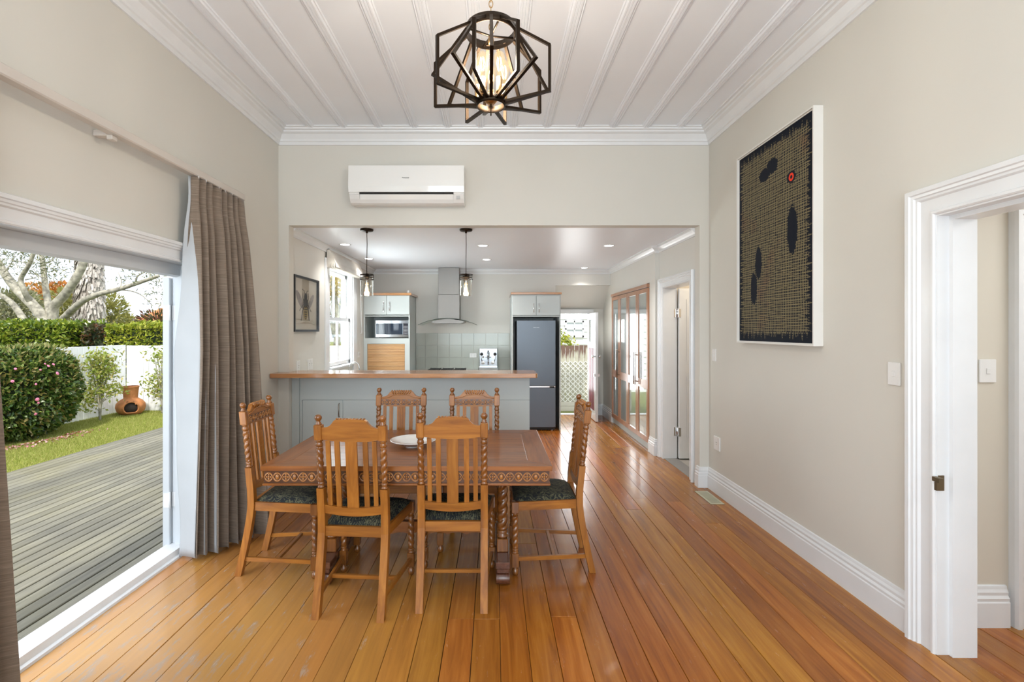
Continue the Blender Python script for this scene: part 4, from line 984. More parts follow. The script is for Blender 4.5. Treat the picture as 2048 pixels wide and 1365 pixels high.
# ------------------------------------------------------------------ dining chair
FAB, fnt, fout = newmat('damask_seat')
fb = _pr(fnt, None, .8); fb.inputs['Specular IOR Level'].default_value = .25
ft = N(fnt, 'TexCoord'); f1 = N(fnt, 'TexNoise', Scale=12.0, Detail=3, Distortion=3.0); fw_ = N(fnt, 'TexWave', Scale=24.0, Distortion=18.0, Detail=3); f2 = N(fnt, 'TexNoise', Scale=180.0)
for n_ in (f1, fw_, f2): fnt.links.new(ft.outputs['Object'], n_.inputs['Vector'])
fa = math_(fnt, 'ADD', math_(fnt, 'MULTIPLY', f1.outputs['Fac'], .7), math_(fnt, 'MULTIPLY', fw_.outputs['Fac'], .30))
fr_ = ramp(fnt, [(.40, (.012, .014, .018)), (.50, (.02, .022, .02)), (.56, (.085, .085, .045)), (.72, (.15, .14, .085))]); fnt.links.new(fa, fr_.inputs['Fac'])
fnt.links.new(mixc(fnt, math_(fnt, 'MULTIPLY', f2.outputs['Fac'], .35), fr_.outputs['Color'], (.03, .03, .03)), fb.inputs['Base Color']); fnt.links.new(fb.outputs[0], fout.inputs[0])
def yo(z): return -.080*((.42-z)/.42)**1.25 if z < .42 else (-.058*(z-.5)/.55 if z > .5 else 0)
def lean(mb): return mb.map(lambda p: Vector((p.x, p.y+yo(p.z), p.z)))
def guilloche(x0, x1, zc, A, s, y, ring_r, sgn=-1):
    """carved band: wave ribbon with rings around alternating bosses and rosettes, standing proud of plane y"""
    m = MB(); n = max(1, round((x1-x0)/s)); s = (x1-x0)/n; yy = y+sgn*.001
    for i in range(n):
        cx = x0+(i+.5)*s
        m.tube([(cx+ring_r*math.cos(a), yy, zc+ring_r*1.12*math.sin(a)) for a in np.linspace(0, 2*PI, 12, endpoint=False)], .0024, 4, closed=True)
        if i % 2: m.sphere((cx, yy, zc), ring_r*.62, 8, 6, (.85, .45, 1.15))
        else:
            m.sphere((cx, yy, zc), ring_r*.28, 6, 4, (1, .6, 1))
            for k in range(4):
                a = k*PI/2; m.sphere((cx+ring_r*.52*math.cos(a), yy, zc+ring_r*.52*math.sin(a)), ring_r*.26, 6, 4, (1, .4, 1))
    pts = [(x0+(x1-x0)*t, yy, zc+A*math.cos(PI*((x1-x0)*t/s-.5)*1.0)) for t in np.linspace(0, 1, n*8+1)]
    m.tube(pts, .0026, 4); m.tube([(a, b, 2*zc-c) for a, b, c in pts], .0018, 4)
    return m
def make_chair(label, loc, rz):
    t = thing('dining_chair', label, 'chair', loc, rz, 'carved oak dining chairs around the table')
    hx, fx, fy = .172, .212, .400
    for s in (-1, 1):
        # rear leg up to the twist
        m = MB(); zs = [0, .06, .12, .18, .24, .30, .36, .42, .47, .52, .66]; c = .0195
        for i in range(len(zs)-1):
            za, zb = zs[i], zs[i+1]; a, b = yo(za), yo(zb)
            q = lambda z, y: [(s*hx-c, y-c, z), (s*hx+c, y-c, z), (s*hx+c, y+c, z), (s*hx-c, y+c, z)]
            m.add(q(za, a)+q(zb, b), [(0, 1, 5, 4), (1, 2, 6, 5), (2, 3, 7, 6), (3, 0, 4, 7)])
        m.add([(s*hx-c, yo(0)-c, 0), (s*hx+c, yo(0)-c, 0), (s*hx+c, yo(0)+c, 0), (s*hx-c, yo(0)+c, 0)], [(3, 2, 1, 0)])
        m.add([(s*hx-c, yo(.66)-c, .66), (s*hx+c, yo(.66)-c, .66), (s*hx+c, yo(.66)+c, .66), (s*hx-c, yo(.66)+c, .66)], [(0, 1, 2, 3)])
        build('leg', m, WZ, t)
        m = MB(); m.lathe([(.014, .66), (.019, .664), (.019, .669), (.014, .673), (.0155, .68), (.018, .695)], s*hx, 0, seg=16)
        m.twist(s*hx, 0, .695, .885, .0185, .076, dirn=s); m.lathe([(.016, .885), (.0195, .893), (.017, .905), (.014, .912), (.019, .917), (.019, .922)], s*hx, 0, seg=16)
        po = build('back_post', lean(m), TWIST, t)
        build('post_block', lean(MB().box(s*hx-.0205, s*hx+.0205, -.0205, .0205, .922, 1.003, .003)), WZ, po)
        build('finial', lean(MB().lathe([(.017, 1.003), (.018, 1.007), (.012, 1.011), (.015, 1.016), (.008, 1.020), (.013, 1.026), (.019, 1.037), (.0185, 1.046), (.012, 1.055), (.001, 1.058)], s*hx, 0, seg=16)), TWIST, po)
        # front leg
        m = MB(); m.box(s*fx-.021, s*fx+.021, fy-.021, fy+.021, .385, .452, .002)
        m.lathe([(.017, .385), (.020, .378), (.014, .372), (.018, .362)], s*fx, fy, seg=16); m.twist(s*fx, fy, .165, .362, .0195, .080, dirn=-s)
        m.lathe([(.017, .165), (.0205, .158), (.015, .150), (.020, .143), (.020, .138)], s*fx, fy, seg=16)
        m.box(s*fx-.021, s*fx+.021, fy-.021, fy+.021, .052, .138, .003); m.lathe([(.010, .0), (.018, .006), (.021, .02), (.019, .034), (.012, .042), (.014, .048), (.012, .052)], s*fx, fy, seg=16)
        build('leg', m, TWIST, t)
        # side rails and side stretcher
        def bar(za, zb, th, ya, yb, xa, xb, nm):
            mm = MB().hexa([(xa-th, ya, za), (xa+th, ya, za), (xb+th, yb, za), (xb-th, yb, za)], [(xa-th, ya, zb), (xa+th, ya, zb), (xb+th, yb, zb), (xb-th, yb, zb)])
            build(nm, mm, WY, t)
        bar(.398, .450, .011, .02, fy-.02, s*hx, s*fx, 'seat_rail')
        bar(.088, .112, .008, yo(.1)+.018, fy-.02, s*hx, s*fx, 'stretcher')
    pbox('seat_rail', WX, t, -hx+.019, hx-.019, -.010, .014, .398, .452, .002)
    pbox('seat_rail', WX, t, -fx+.02, fx-.02, fy-.012, fy+.012, .398, .450, .002)
    xm_ = (hx+fx)/2+.0; pbox('stretcher', WX, t, -xm_+.008, xm_-.008, .15, .17, .090, .110, .002)
    # crest rail
    top = [(-.152, .988), (-.13, .990), (-.112, .997), (-.098, 1.010), (-.088, 1.024), (-.078, 1.032), (0, 1.037), (.078, 1.032), (.088, 1.024), (.098, 1.010), (.112, .997), (.13, .990), (.152, .988)]
    bot = [(.152, .926), (.10, .918), (0, .914), (-.10, .918), (-.152, .926)]
    m = MB().poly([(a, b) for a, b in top]+bot, -.012, .012, 'y'); cr = build('crest_rail', lean(m), WX, t)
    build('carved_ground', lean(MB().box(-.150, .150, .0118, .0135, .927, .970)), FRZ, cr)
    m = guilloche(-.148, .148, .948, .016, .0425, .0135, .0165, 1)
    for i in range(9):
        x = -.072+i*.018; d = -1 if x < 0 else 1
        m.tube([(x, .013, 1.036), (x-d*.004, .016, 1.024), (x-d*.014, .013, 1.008)], [.0055, .006, .003], 6)
        m.sphere((x, 0, 1.0355), .0058, 8, 5, (.9, 2, .8))
    m.tube([(-.15, .013, .978), (-.10, .014, .984), (-.06, .015, 1.002), (0, .015, 1.007), (.06, .015, 1.002), (.10, .014, .984), (.15, .013, .978)], .003, 5)
    build('carving', lean(m), CARV, cr)
    # lower back rail and slats
    zb = lambda x: .508+.016*(x/.152)**2
    xs = np.linspace(-.155, .155, 13)
    m = MB().poly([(x, zb(x)) for x in xs]+[(x, zb(x)+.046) for x in xs[::-1]], -.011, .011, 'y'); build('back_rail', lean(m), WX, t)
    for x, w in ((-.125, .012), (-.076, .0135), (0, .031), (.076, .0135), (.125, .012)):
        m = MB().box(x-w, x+w, -.006, .005, zb(x)+.046, .919)
        if w > .02:
            for k in (-.02, -.007, .007, .02): m.box(x+k-.0035, x+k+.0035, .005, .008, zb(x)+.05, .915)
        else: m.box(x-.003, x+.003, .005, .008, zb(x)+.05, .915)
        build('slat', lean(m), WZ, t)
    # seat cushion
    m = MB(); n = 16
    for j in range(n+1):
        v = j/n
        for i in range(n+1):
            u = i/n*2-1; w = lerp(hx-.004, fx+.006, v); yy = lerp(.018, fy+.012, v); e = (1-abs(u)**5)*(1-abs(2*v-1)**5)
            m.v.append((u*w, yy, .447+.042*max(0, e)**.5))
    for j in range(n):
        for i in range(n): m.f.append((j*(n+1)+i, j*(n+1)+i+1, (j+1)*(n+1)+i+1, (j+1)*(n+1)+i)); m.sm.append(True); m.mi.append(0)
    m.hexa([(-hx+.01, .016, .43), (hx-.01, .016, .43), (fx-.012, fy-.014, .43), (-fx+.012, fy-.014, .43)], [(-hx+.004, .018, .449), (hx-.004, .018, .449), (fx+.005, fy+.011, .449), (-fx-.005, fy+.011, .449)])
    build('seat_cushion', m, FAB, t)
    return t
c0 = make_chair('carved dining chair at front left with its back to the camera', (-.748, 2.585, 0), math.radians(-4))
dup(c0, (-.225, 2.655, 0), 0, 'carved dining chair at front right with its back to the camera')
dup(c0, (-.712, 3.67, 0), PI, 'carved dining chair tucked under far left side of the table by the bar')
dup(c0, (-.150, 3.67, 0), PI, 'carved dining chair tucked under far right side of the table by the bar')
dup(c0, (-1.482, 3.135, 0), -PI/2, 'carved dining chair at the left end of the table by the curtain')
dup(c0, (.530, 3.175, 0), PI/2, 'carved dining chair pulled out at the right end of the table')

# ------------------------------------------------------------------ dining table
tb = thing('dining_table', 'carved oak draw-leaf table with barley-twist pedestal legs', 'table', (-.478, 3.11, 0))
hx, hy, z0, z1 = .795, .480, .732, .760; bw = .125
def mit(pts, mat):
    c = (sum(p[0] for p in pts)/4, sum(p[1] for p in pts)/4); q = [(p[0]-c[0], p[1]-c[1]) for p in pts]
    build('top_board', MB().poly(q, z0, z1, 'z'), mat, tb, (c[0], c[1], 0), bevel=.0015)
g = .0006
mit([(-hx, -hy), (hx, -hy), (hx-bw, -hy+bw-g), (-hx+bw, -hy+bw-g)], TABX); mit([(hx, hy), (-hx, hy), (-hx+bw, hy-bw+g), (hx-bw, hy-bw+g)], TABX)
mit([(-hx, hy-2*g), (-hx, -hy+2*g), (-hx+bw-g, -hy+bw), (-hx+bw-g, hy-bw)], TABY); mit([(hx, -hy+2*g), (hx, hy-2*g), (hx-bw+g, hy-bw), (hx-bw+g, -hy+bw)], TABY)
n = 4; sp = 2*(hy-bw)/n
for i in range(n):
    a = -hy+bw+i*sp+g; mit([(-hx+bw+g, a), (hx-bw-g, a), (hx-bw-g, a+sp-2*g), (-hx+bw+g, a+sp-2*g)], TABX)
ix, iy = hx-.014, hy-.014
for s in (-1, 1):
    f = pbox('frieze_rail', FRZ, tb, -ix, ix, s*iy-(.02 if s > 0 else 0), s*iy+(0 if s > 0 else .02), .664, z0-.001)
    cvm = guilloche(-ix+.004, ix-.004, .698-.698, .0205, .0475, s*iy-s*iy, .0215, s); cvm.map(lambda p: Vector((p.x, p.y+s*.010, p.z)))
    build('carving', cvm, CARV, f)
    e = pbox('frieze_rail', FRZ, tb, s*ix-(.02 if s > 0 else 0), s*ix+(0 if s > 0 else .02), -iy+.02, iy-.02, .664, z0-.001)
    cvm = guilloche(-iy+.004, iy-.004, 0, .0205, .0475, 0, .0215, s); cvm.map(lambda p: Vector((p.y+s*.010, p.x, p.z)))
    build('carving', cvm, CARV, e)
    pbox('moulding', TABX, tb, -ix-.006, ix+.006, s*iy-(.02 if s > 0 else .006), s*iy+(.006 if s > 0 else .02), .650, .663, .003)
    pbox('moulding', TABY, tb, s*ix-(.02 if s > 0 else .006), s*ix+(.006 if s > 0 else .02), -iy+.021, iy-.021, .650, .663, .003)
bx('under_frame', TABX, tb, -ix+.021, ix-.021, -iy+.021, iy-.021, .70, .730)
for s in (-1, 1):
    cx = s*.525+.005
    pbox('bearer', TABY, tb, cx-.035, cx+.035, -.36, .36, .640, .699, .003)
    for y in (-.125, .125):
        m = MB(); m.box(cx-.034, cx+.034, y-.034, y+.034, .144, .225, .004); m.lathe([(.026, .225), (.036, .232), (.036, .240), (.026, .247), (.032, .262), (.026, .275)], cx, y, seg=20)
        m.twist(cx, y, .275, .575, .034, .115, seg=20, dirn=s); m.lathe([(.028, .575), (.036, .583), (.028, .592), (.034, .60), (.034, .64)], cx, y, seg=20)
        build('column', m, TWIST, tb)
    m = MB(); m.box(cx-.042, cx+.042, -.292, .292, .105, .144, .003); m.box(cx-.036, cx+.036, -.285, .285, .078, .105, .003); m.box(cx-.034, cx+.034, -.23, .23, .03, .078, .004)
    for d in (-1, 1):
        m.lathe([(.034, -.040), (.038, -.038), (.036, -.034), (.036, .034), (.038, .038), (.034, .040)], cx, d*.255, cz=.040, seg=20, axis='x')
    build('foot', m, wood('dark_foot_oak', (.06, .018, .01), (.12, .04, .02), (.18, .07, .035), 'Y', .25, .6), tb)
m = MB(); xs = np.linspace(-.484, .484, 81)
bot = [(x, .192+.014*abs(math.cos(PI*x/.12))**.7) for x in xs]
m.poly(bot+[(.484, .262), (-.484, .262)], -.014, .014, 'y'); m.box(-.484, .484, -.02, .02, .262, .275)
build('stretcher', m, TABX, tb)
# bowl on the table
bo = tag(build('bowl', MB().lathe([(.001, .006), (.045, .006), (.075, .010), (.115, .030), (.143, .040), (.147, .0415), (.147, .044), (.140, .044), (.112, .034), (.072, .016), (.001, .013)], seg=48, cap=False).lathe([(.048, .006), (.050, 0), (.046, 0), (.044, .006)], seg=48, cap=False),
     paint('white_glaze', (.82, .81, .79), .12, .01, 3, **{'Coat Weight': .7}), None, (-.515, 3.09, .7605)), 'wide shallow white bowl on the dining table', 'bowl')

# ------------------------------------------------------------------ outside: deck, lawn, fences
ZG = -.15
struct('ground', MB().box(-60, -5.33, -6, 70, -.4, ZG-.02).box(-5.33, 20, 8.7, 70, -.4, ZG-.02), paint('soil_green', (.18, .20, .05), .9, .2, 4))
LAWN, lnt, lout = newmat('lawn_ground'); lb = _pr(lnt, None, .9)
lg = N(lnt, 'NewGeometry'); l1 = N(lnt, 'TexNoise', Scale=1.3, Detail=8, Roughness=.7); l2 = N(lnt, 'TexNoise', Scale=60.0, Detail=4)
for q in (l1, l2): lnt.links.new(lg.outputs['Position'], q.inputs['Vector'])
lr = ramp(lnt, [(.35, (.17, .20, .03)), (.55, (.30, .33, .06)), (.7, (.42, .40, .12))]); lnt.links.new(math_(lnt, 'ADD', math_(lnt, 'MULTIPLY', l1.outputs['Fac'], .6), math_(lnt, 'MULTIPLY', l2.outputs['Fac'], .4)), lr.inputs['Fac'])
lnt.links.new(lr.outputs['Color'], lb.inputs['Base Color']); lnt.links.new(lb.outputs[0], lout.inputs[0])
lw = thing('lawn', 'sunlit mown lawn between the deck and the white fence', 'lawn', (0, 0, 0))
bx('turf', LAWN, lw, -7.52, -5.31, 1.0, 9.88, ZG-.02, ZG)
bx('turf', LAWN, lw, -5.31, -2.4, 8.2, 9.88, ZG-.02, ZG)
def blades(n, x0, x1, y0, y1, h, seed):
    r = np.random.default_rng(seed); x = r.uniform(x0, x1, n); y = r.uniform(y0, y1, n); a = r.uniform(0, 2*PI, n); hh = h*r.uniform(.5, 1.2, n); l = r.uniform(-.02, .02, (n, 2)); w = .004
    v = np.empty((n, 3, 3)); v[:, 0] = np.c_[x-w*np.cos(a), y-w*np.sin(a), np.full(n, ZG-.002)]; v[:, 1] = np.c_[x+w*np.cos(a), y+w*np.sin(a), np.full(n, ZG-.002)]; v[:, 2] = np.c_[x+l[:, 0], y+l[:, 1], ZG+hh]
    return v.reshape(-1, 3), np.arange(3*n).reshape(-1, 3)
def npmesh(name, v, f, mat, parent=None, kind='stuff', loc=None):
    me = bpy.data.meshes.new(name); k = f.shape[1]
    me.vertices.add(len(v)); me.vertices.foreach_set('co', v.astype(np.float32).ravel())
    me.loops.add(f.size); me.loops.foreach_set('vertex_index', f.astype(np.int32).ravel())
    me.polygons.add(len(f)); me.polygons.foreach_set('loop_start', np.arange(0, f.size, k, dtype=np.int32)); me.polygons.foreach_set('loop_total', np.full(len(f), k, np.int32))
    me.update(calc_edges=True); me.materials.append(mat); o = bpy.data.objects.new(name, me); C.objects.link(o)
    if parent: o.parent = parent
    if kind: o['kind'] = kind
    if loc: o.location = loc
    return o
GR = leafmat('grass_blades', [(.22, .27, .04), (.32, .36, .07), (.42, .42, .12), (.50, .46, .18), (.26, .32, .05)], .3, .7)
v, f = blades(110000, -7.5, -5.32, 2.5, 9.85, .035, 3); npmesh('grass', v, f, GR, lw)
# deck
dk_ = thing('deck', 'weathered grey timber deck outside the wide door opening', 'deck', (0, 0, 0))
bx('joist_frame', paint('deck_under', (.03, .028, .025), .9), dk_, -5.27, -2.245, -2.0, 8.15, ZG-.05, -.085)
w = .0945; nb = 32
dmesh = {}
for i in range(nb):
    x = -2.25-(i+.5)*w; js = [-2.0, random.uniform(-.5, 3.5)+random.uniform(0, 2), 8.15] if i % 3 else [-2.0, 8.15]
    for a, b in zip(js[:-1], js[1:]):
        pbox('deck_board', DECKM, dk_, x-w/2+.0065, x+w/2-.0065, a+.001, b-.001, -.075, -.050, .004)
bx('fascia', DECKM, dk_, -5.30, -5.277, -2.0, 8.15, ZG, -.052)
# white fences
FW = paint('fence_white', (.82, .84, .86), .5, .06, 2)
def fence(label, p0, p1, zt, pw=.115, mat=FW, name='paling_fence', lab2=None):
    p0 = Vector(p0); p1 = Vector(p1); L = (p1-p0).length; a = math.atan2(p1.y-p0.y, p1.x-p0.x); t = thing(name, label, 'fence', (p0.x, p0.y, 0), a)
    n = int(L/pw); q0 = None
    for i in range(n):
        if q0 is None: q0 = pbox('paling', mat, t, .002, pw-.002, -.018, 0, ZG, zt, .003)
        else: q = q0.copy(); C.objects.link(q); q.location.x = (i+.5)*pw; q.location.z += random.uniform(-.002, .002); q.location.y += random.uniform(-.002, .002)
    for z in (.15, .85): bx('rail', mat, t, 0, L, .001, .045, z, z+.07)
    return t
fence('white paling fence running along the left side of the lawn', (-7.55, 1.5), (-7.55, 9.90), 1.20)
fence('white paling fence facing the house at the end of the lawn', (-7.53, 9.92), (-2.1, 9.92), 1.185)
# ------------------------------------------------------------------ foliage helpers
def leaves(c, n, L, wid, nrm=None, rnd=1.0, droop=.2, seed=1):
    """c: Nx3 centres, nrm: Nx3 outward dirs"""
    r = np.random.default_rng(seed); N_ = len(c)
    d = r.normal(size=(N_, 3)); d /= np.linalg.norm(d, axis=1)[:, None]
    if nrm is not None: d = nrm+rnd*d
    d[:, 2] -= droop; d /= np.linalg.norm(d, axis=1)[:, None]
    s = np.cross(d, r.normal(size=(N_, 3))); s /= np.linalg.norm(s, axis=1)[:, None]+1e-9
    u = np.cross(s, d); ll = L*r.uniform(.6, 1.25, N_)[:, None]; ww = wid*r.uniform(.7, 1.2, N_)[:, None]
    v = np.empty((N_, 4, 3)); v[:, 0] = c-d*ll*.5; v[:, 1] = c+s*ww*.5+u*ww*.2; v[:, 2] = c+d*ll*.5; v[:, 3] = c-s*ww*.5+u*ww*.2
    return v.reshape(-1, 3), np.arange(4*N_).reshape(-1, 4)
def shell(c, rad, n, seed, p=2.0, thick=.18, zmin=None, lump=.12):
    r = np.random.default_rng(seed); d = r.normal(size=(n, 3)); d /= np.linalg.norm(d, axis=1)[:, None]
    k = (np.abs(d)**p).sum(1)**(-1/p); lmp = 1+lump*np.sin(d[:, 0]*7+seed)*np.cos(d[:, 1]*6+1)*np.sin(d[:, 2]*8+2)
    q = d*(k*lmp*(1-thick*r.random(n)**1.5))[:, None]*np.array(rad)+np.array(c)
    if zmin is not None: m_ = q[:, 2] > zmin; q, d = q[m_], d[m_]
    return q, d
CAM = leafmat('camellia_leaf', [(.035, .08, .015), (.055, .12, .022), (.10, .17, .03), (.15, .22, .045), (.24, .30, .07), (.04, .09, .025), (.30, .24, .07)], .3, .25)
HEDGE = leafmat('hedge_leaf', [(.08, .14, .015), (.14, .21, .02), (.20, .28, .025), (.30, .37, .035), (.42, .45, .06), (.09, .16, .02)], .35, .3)
LIME = leafmat('lime_hedge_leaf', [(.22, .28, .02), (.32, .38, .035), (.44, .47, .06), (.55, .53, .09), (.16, .22, .02)], .35, .35)
MAR = leafmat('maroon_leaf', [(.05, .05, .025), (.08, .06, .03), (.06, .09, .03), (.16, .06, .03), (.04, .06, .02)], .2, .35)
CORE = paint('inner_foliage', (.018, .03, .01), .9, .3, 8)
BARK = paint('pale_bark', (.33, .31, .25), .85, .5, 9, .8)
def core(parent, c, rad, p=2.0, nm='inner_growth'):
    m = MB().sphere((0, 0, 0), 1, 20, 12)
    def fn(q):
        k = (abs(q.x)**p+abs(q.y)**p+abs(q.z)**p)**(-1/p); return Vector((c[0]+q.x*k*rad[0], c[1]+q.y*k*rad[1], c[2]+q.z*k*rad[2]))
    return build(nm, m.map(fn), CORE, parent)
# camellia bush with pink flowers
bs = thing('camellia_bush', 'big rounded dark green camellia bush with pink flowers on the lawn', 'bush', (-7.08, 7.30, ZG))
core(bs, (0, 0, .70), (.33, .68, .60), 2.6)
q, d = shell((0, 0, .72), (.40, .82, .68), 14000, 11, 2.7, .22, .05, .08); v, f = leaves(q, 0, .085, .04, d, 1.0, .15, 5); npmesh('foliage', v, f, CAM, bs)
q, d = shell((0, 0, .75), (.40, .82, .70), 1500, 14, 2.7, .05, .9, .08); v, f = leaves(q, 0, .08, .03, d, .8, -.4, 6); npmesh('new_shoots', v, f, leafmat('new_shoot', [(.20, .26, .06), (.30, .32, .10), (.26, .22, .08)], .3), bs)
for k in range(4): build('stem', MB().tube([(.10*math.cos(k*1.7), .12*math.sin(k*1.7), 0), (.2*math.cos(k*1.7), .2*math.sin(k*1.7), .3)], .02, 6), BARK, bs)
PK = paint('pink_petal', (.72, .22, .36), .5, .2, 20)
def flower(r):
    m = MB()
    for k in range(7):
        a = k*2*PI/7; m.sphere((math.cos(a)*r*.5, math.sin(a)*r*.5, 0), r*.5, 6, 4, (1, 1, .4))
    m.sphere((0, 0, r*.2), r*.4, 6, 4, (1, 1, .6)); return m
fl0 = None; rr = random.Random(4)
def bushpt(az, el):
    d = Vector((math.cos(az)*math.cos(el), math.sin(az)*math.cos(el), math.sin(el))); p = 2.7
    k = (abs(d.x)**p+abs(d.y)**p+abs(d.z)**p)**(-1/p); return Vector((d.x*k*.44, d.y*k*.87, .72+d.z*k*.73)), d
for i in range(34):
    az = rr.uniform(-PI*.55, PI*.12)-.2; el = rr.uniform(-.7, .75); p, d = bushpt(az, el)
    if fl0 is None: fl0 = build('flower', flower(.026), PK, bs, p)
    else: q = fl0.copy(); C.objects.link(q); q.location = p; q.scale = [rr.uniform(.5, 1.15)]*3; fl = q
    (fl0 if i == 0 else fl).rotation_euler = d.to_track_quat('Z', 'Y').to_euler()
# fallen petals
r = np.random.default_rng(9); n = 420; a = r.uniform(-1.9, .5, n); rad_ = 1+np.abs(r.normal(0, .35, n)); c = np.c_[-7.08+.42*rad_*np.cos(a), 7.30+.84*rad_*np.sin(a), np.full(n, ZG+.03)]
v, f = leaves(c, 0, .035, .03, np.tile((1., 0, 0), (n, 1)), .8, 0, 3); v[:, 2] = np.clip(v[:, 2], ZG+.012, ZG+.045)
npmesh('fallen_petals', v, f, leafmat('petal_litter', [(.55, .2, .28), (.6, .4, .4), (.22, .09, .04), (.28, .13, .05)], .1), None); tag(bpy.data.objects['fallen_petals'], 'pink petals and brown leaves scattered on grass below the camellia', 'petals')
# small trees against the fence
def limb(mb, pts, r0, r1, n=8, wob=.0):
    P = [Vector(p) for p in pts]; out = []
    for i in range(len(P)-1):
        a = P[max(i-1, 0)]; b = P[i]; c = P[i+1]; d = P[min(i+2, len(P)-1)]
        for k in range(5):
            t = k/5; out.append(.5*((2*b)+(c-a)*t+(2*a-5*b+4*c-d)*t*t+(3*b-a-3*c+d)*t**3))
    out.append(P[-1]); m_ = len(out)
    mb.tube(out, [lerp(r0, r1, i/(m_-1))*(1+wob*math.sin(i*2.1)) for i in range(m_)], n)
    return out
def clump(cs, n, sp, seed):
    r = np.random.default_rng(seed); cs = np.array(cs); i = r.integers(0, len(cs), n); return cs[i]+r.normal(size=(n, 3))*np.array(sp)
YG = leafmat('young_leaf', [(.22, .30, .04), (.33, .39, .07), (.46, .48, .12), (.15, .22, .04), (.52, .45, .15)], .4)
def shrub(label, base, H, crowns, nleaf, seed):
    t = thing('small_tree', label, 'tree', base); m = MB(); r = random.Random(seed); tips = []
    for k in range(5):
        a = k*1.3+seed; e = limb(m, [(0, 0, 0), (.02*math.cos(a), .02*math.sin(a), H*.3), (.08*math.cos(a), .06*math.sin(a), H*.6), (.16*math.cos(a), .10*math.sin(a), H*r.uniform(.8, .95))], .018, .004, 6); tips += e[6:]
    for (cx, cy, cz) in crowns: limb(m, [(0, 0, cz*.5), (cx*.6, cy*.6, cz*.8), (cx, cy, cz)], .007, .003, 5)
    build('trunk', m, BARK, t)
    c = clump([c_ for c_ in crowns], nleaf, (.10, .08, .085), seed); v, f = leaves(c, 0, .078, .034, None, 1, .1, seed); npmesh('foliage', v, f, YG, t); return t
shrub('slender young tree with square crown against the white fence', (-7.17, 8.80, ZG), 1.1,
      [(-.10, -.05, 1.10), (.0, 0, 1.15), (.12, .02, 1.12), (-.12, .05, .98), (.12, -.05, .98), (.20, 0, .95), (.0, 0, .9), (.06, 0, .82), (-.06, 0, .72), (.16, 0, .55), (-.15, 0, .50), (.22, .02, .56), (-.2, 0, .33)], 1500, 2)
shrub('leafy young tree beside the open door edge near the fence corner', (-6.55, 9.55, ZG), 1.25,
      [(-.12, 0, 1.15), (.0, 0, 1.22), (.12, 0, 1.1), (.10, 0, .95), (.18, 0, .8), (-.10, 0, .72), (-.24, 0, .62), (-.15, 0, .5), (.05, 0, .55), (.15, 0, .45), (-.05, 0, .4)], 800, 5)
# chiminea
cm = thing('chiminea', 'terracotta chiminea standing on the grass by the fence corner', 'chiminea', (-7.10, 9.45, ZG), 0)
TC = paint('terracotta', (.50, .20, .075), .7, .25, 9)
pr = [(.10, 0), (.17, .02), (.225, .08), (.245, .15), (.235, .22), (.19, .28), (.135, .315), (.115, .33), (.118, .36), (.128, .48), (.135, .53), (.143, .545), (.143, .56), (.120, .56)]
m = MB().lathe(pr, seg=40, cap=False)
# cut the fire mouth facing the house (local direction -y turned)
dirv = Vector((.62, -.78, 0)).normalized()
def mouth(c): 
    v = Vector(c); d = v-Vector((0, 0, .155)); al = d.dot(dirv); pe = d-dirv*al
    return al > 0 and (pe.length < .118 and pe.z > -.095)
ff, ss = [], []
for fce, sm in zip(m.f, m.sm):
    c = sum((Vector(m.v[i]) for i in fce), Vector())/len(fce)
    if not mouth(c): ff.append(fce); ss.append(sm)
m.f, m.sm, m.mi = ff, ss, [0]*len(ff)
build('pot', m, TC, cm, recalc=False)
build('fire_chamber', MB().lathe([(.09, .01), (.16, .03), (.205, .1), (.215, .17), (.17, .26), (.10, .31)], seg=30), paint('chamber_dark', (.03, .022, .018), .9), cm)  # near-black body set behind the mouth
sd = dirv.cross(Vector((0, 0, 1))); ringp = []
for a in np.linspace(0, 2*PI, 26, endpoint=False):
    u, w_ = .122*math.cos(a), .115*math.sin(a); w_ = max(w_, -.092); r_ = np.interp(.155+w_, [p[1] for p in pr], [p[0] for p in pr]); al = math.sqrt(max(r_**2-u*u, .01))
    ringp.append(dirv*(al+.004)+sd*u+Vector((0, 0, .155+w_)))
build('mouth_rim', MB().tube(ringp, .014, 8, closed=True), TC, cm)
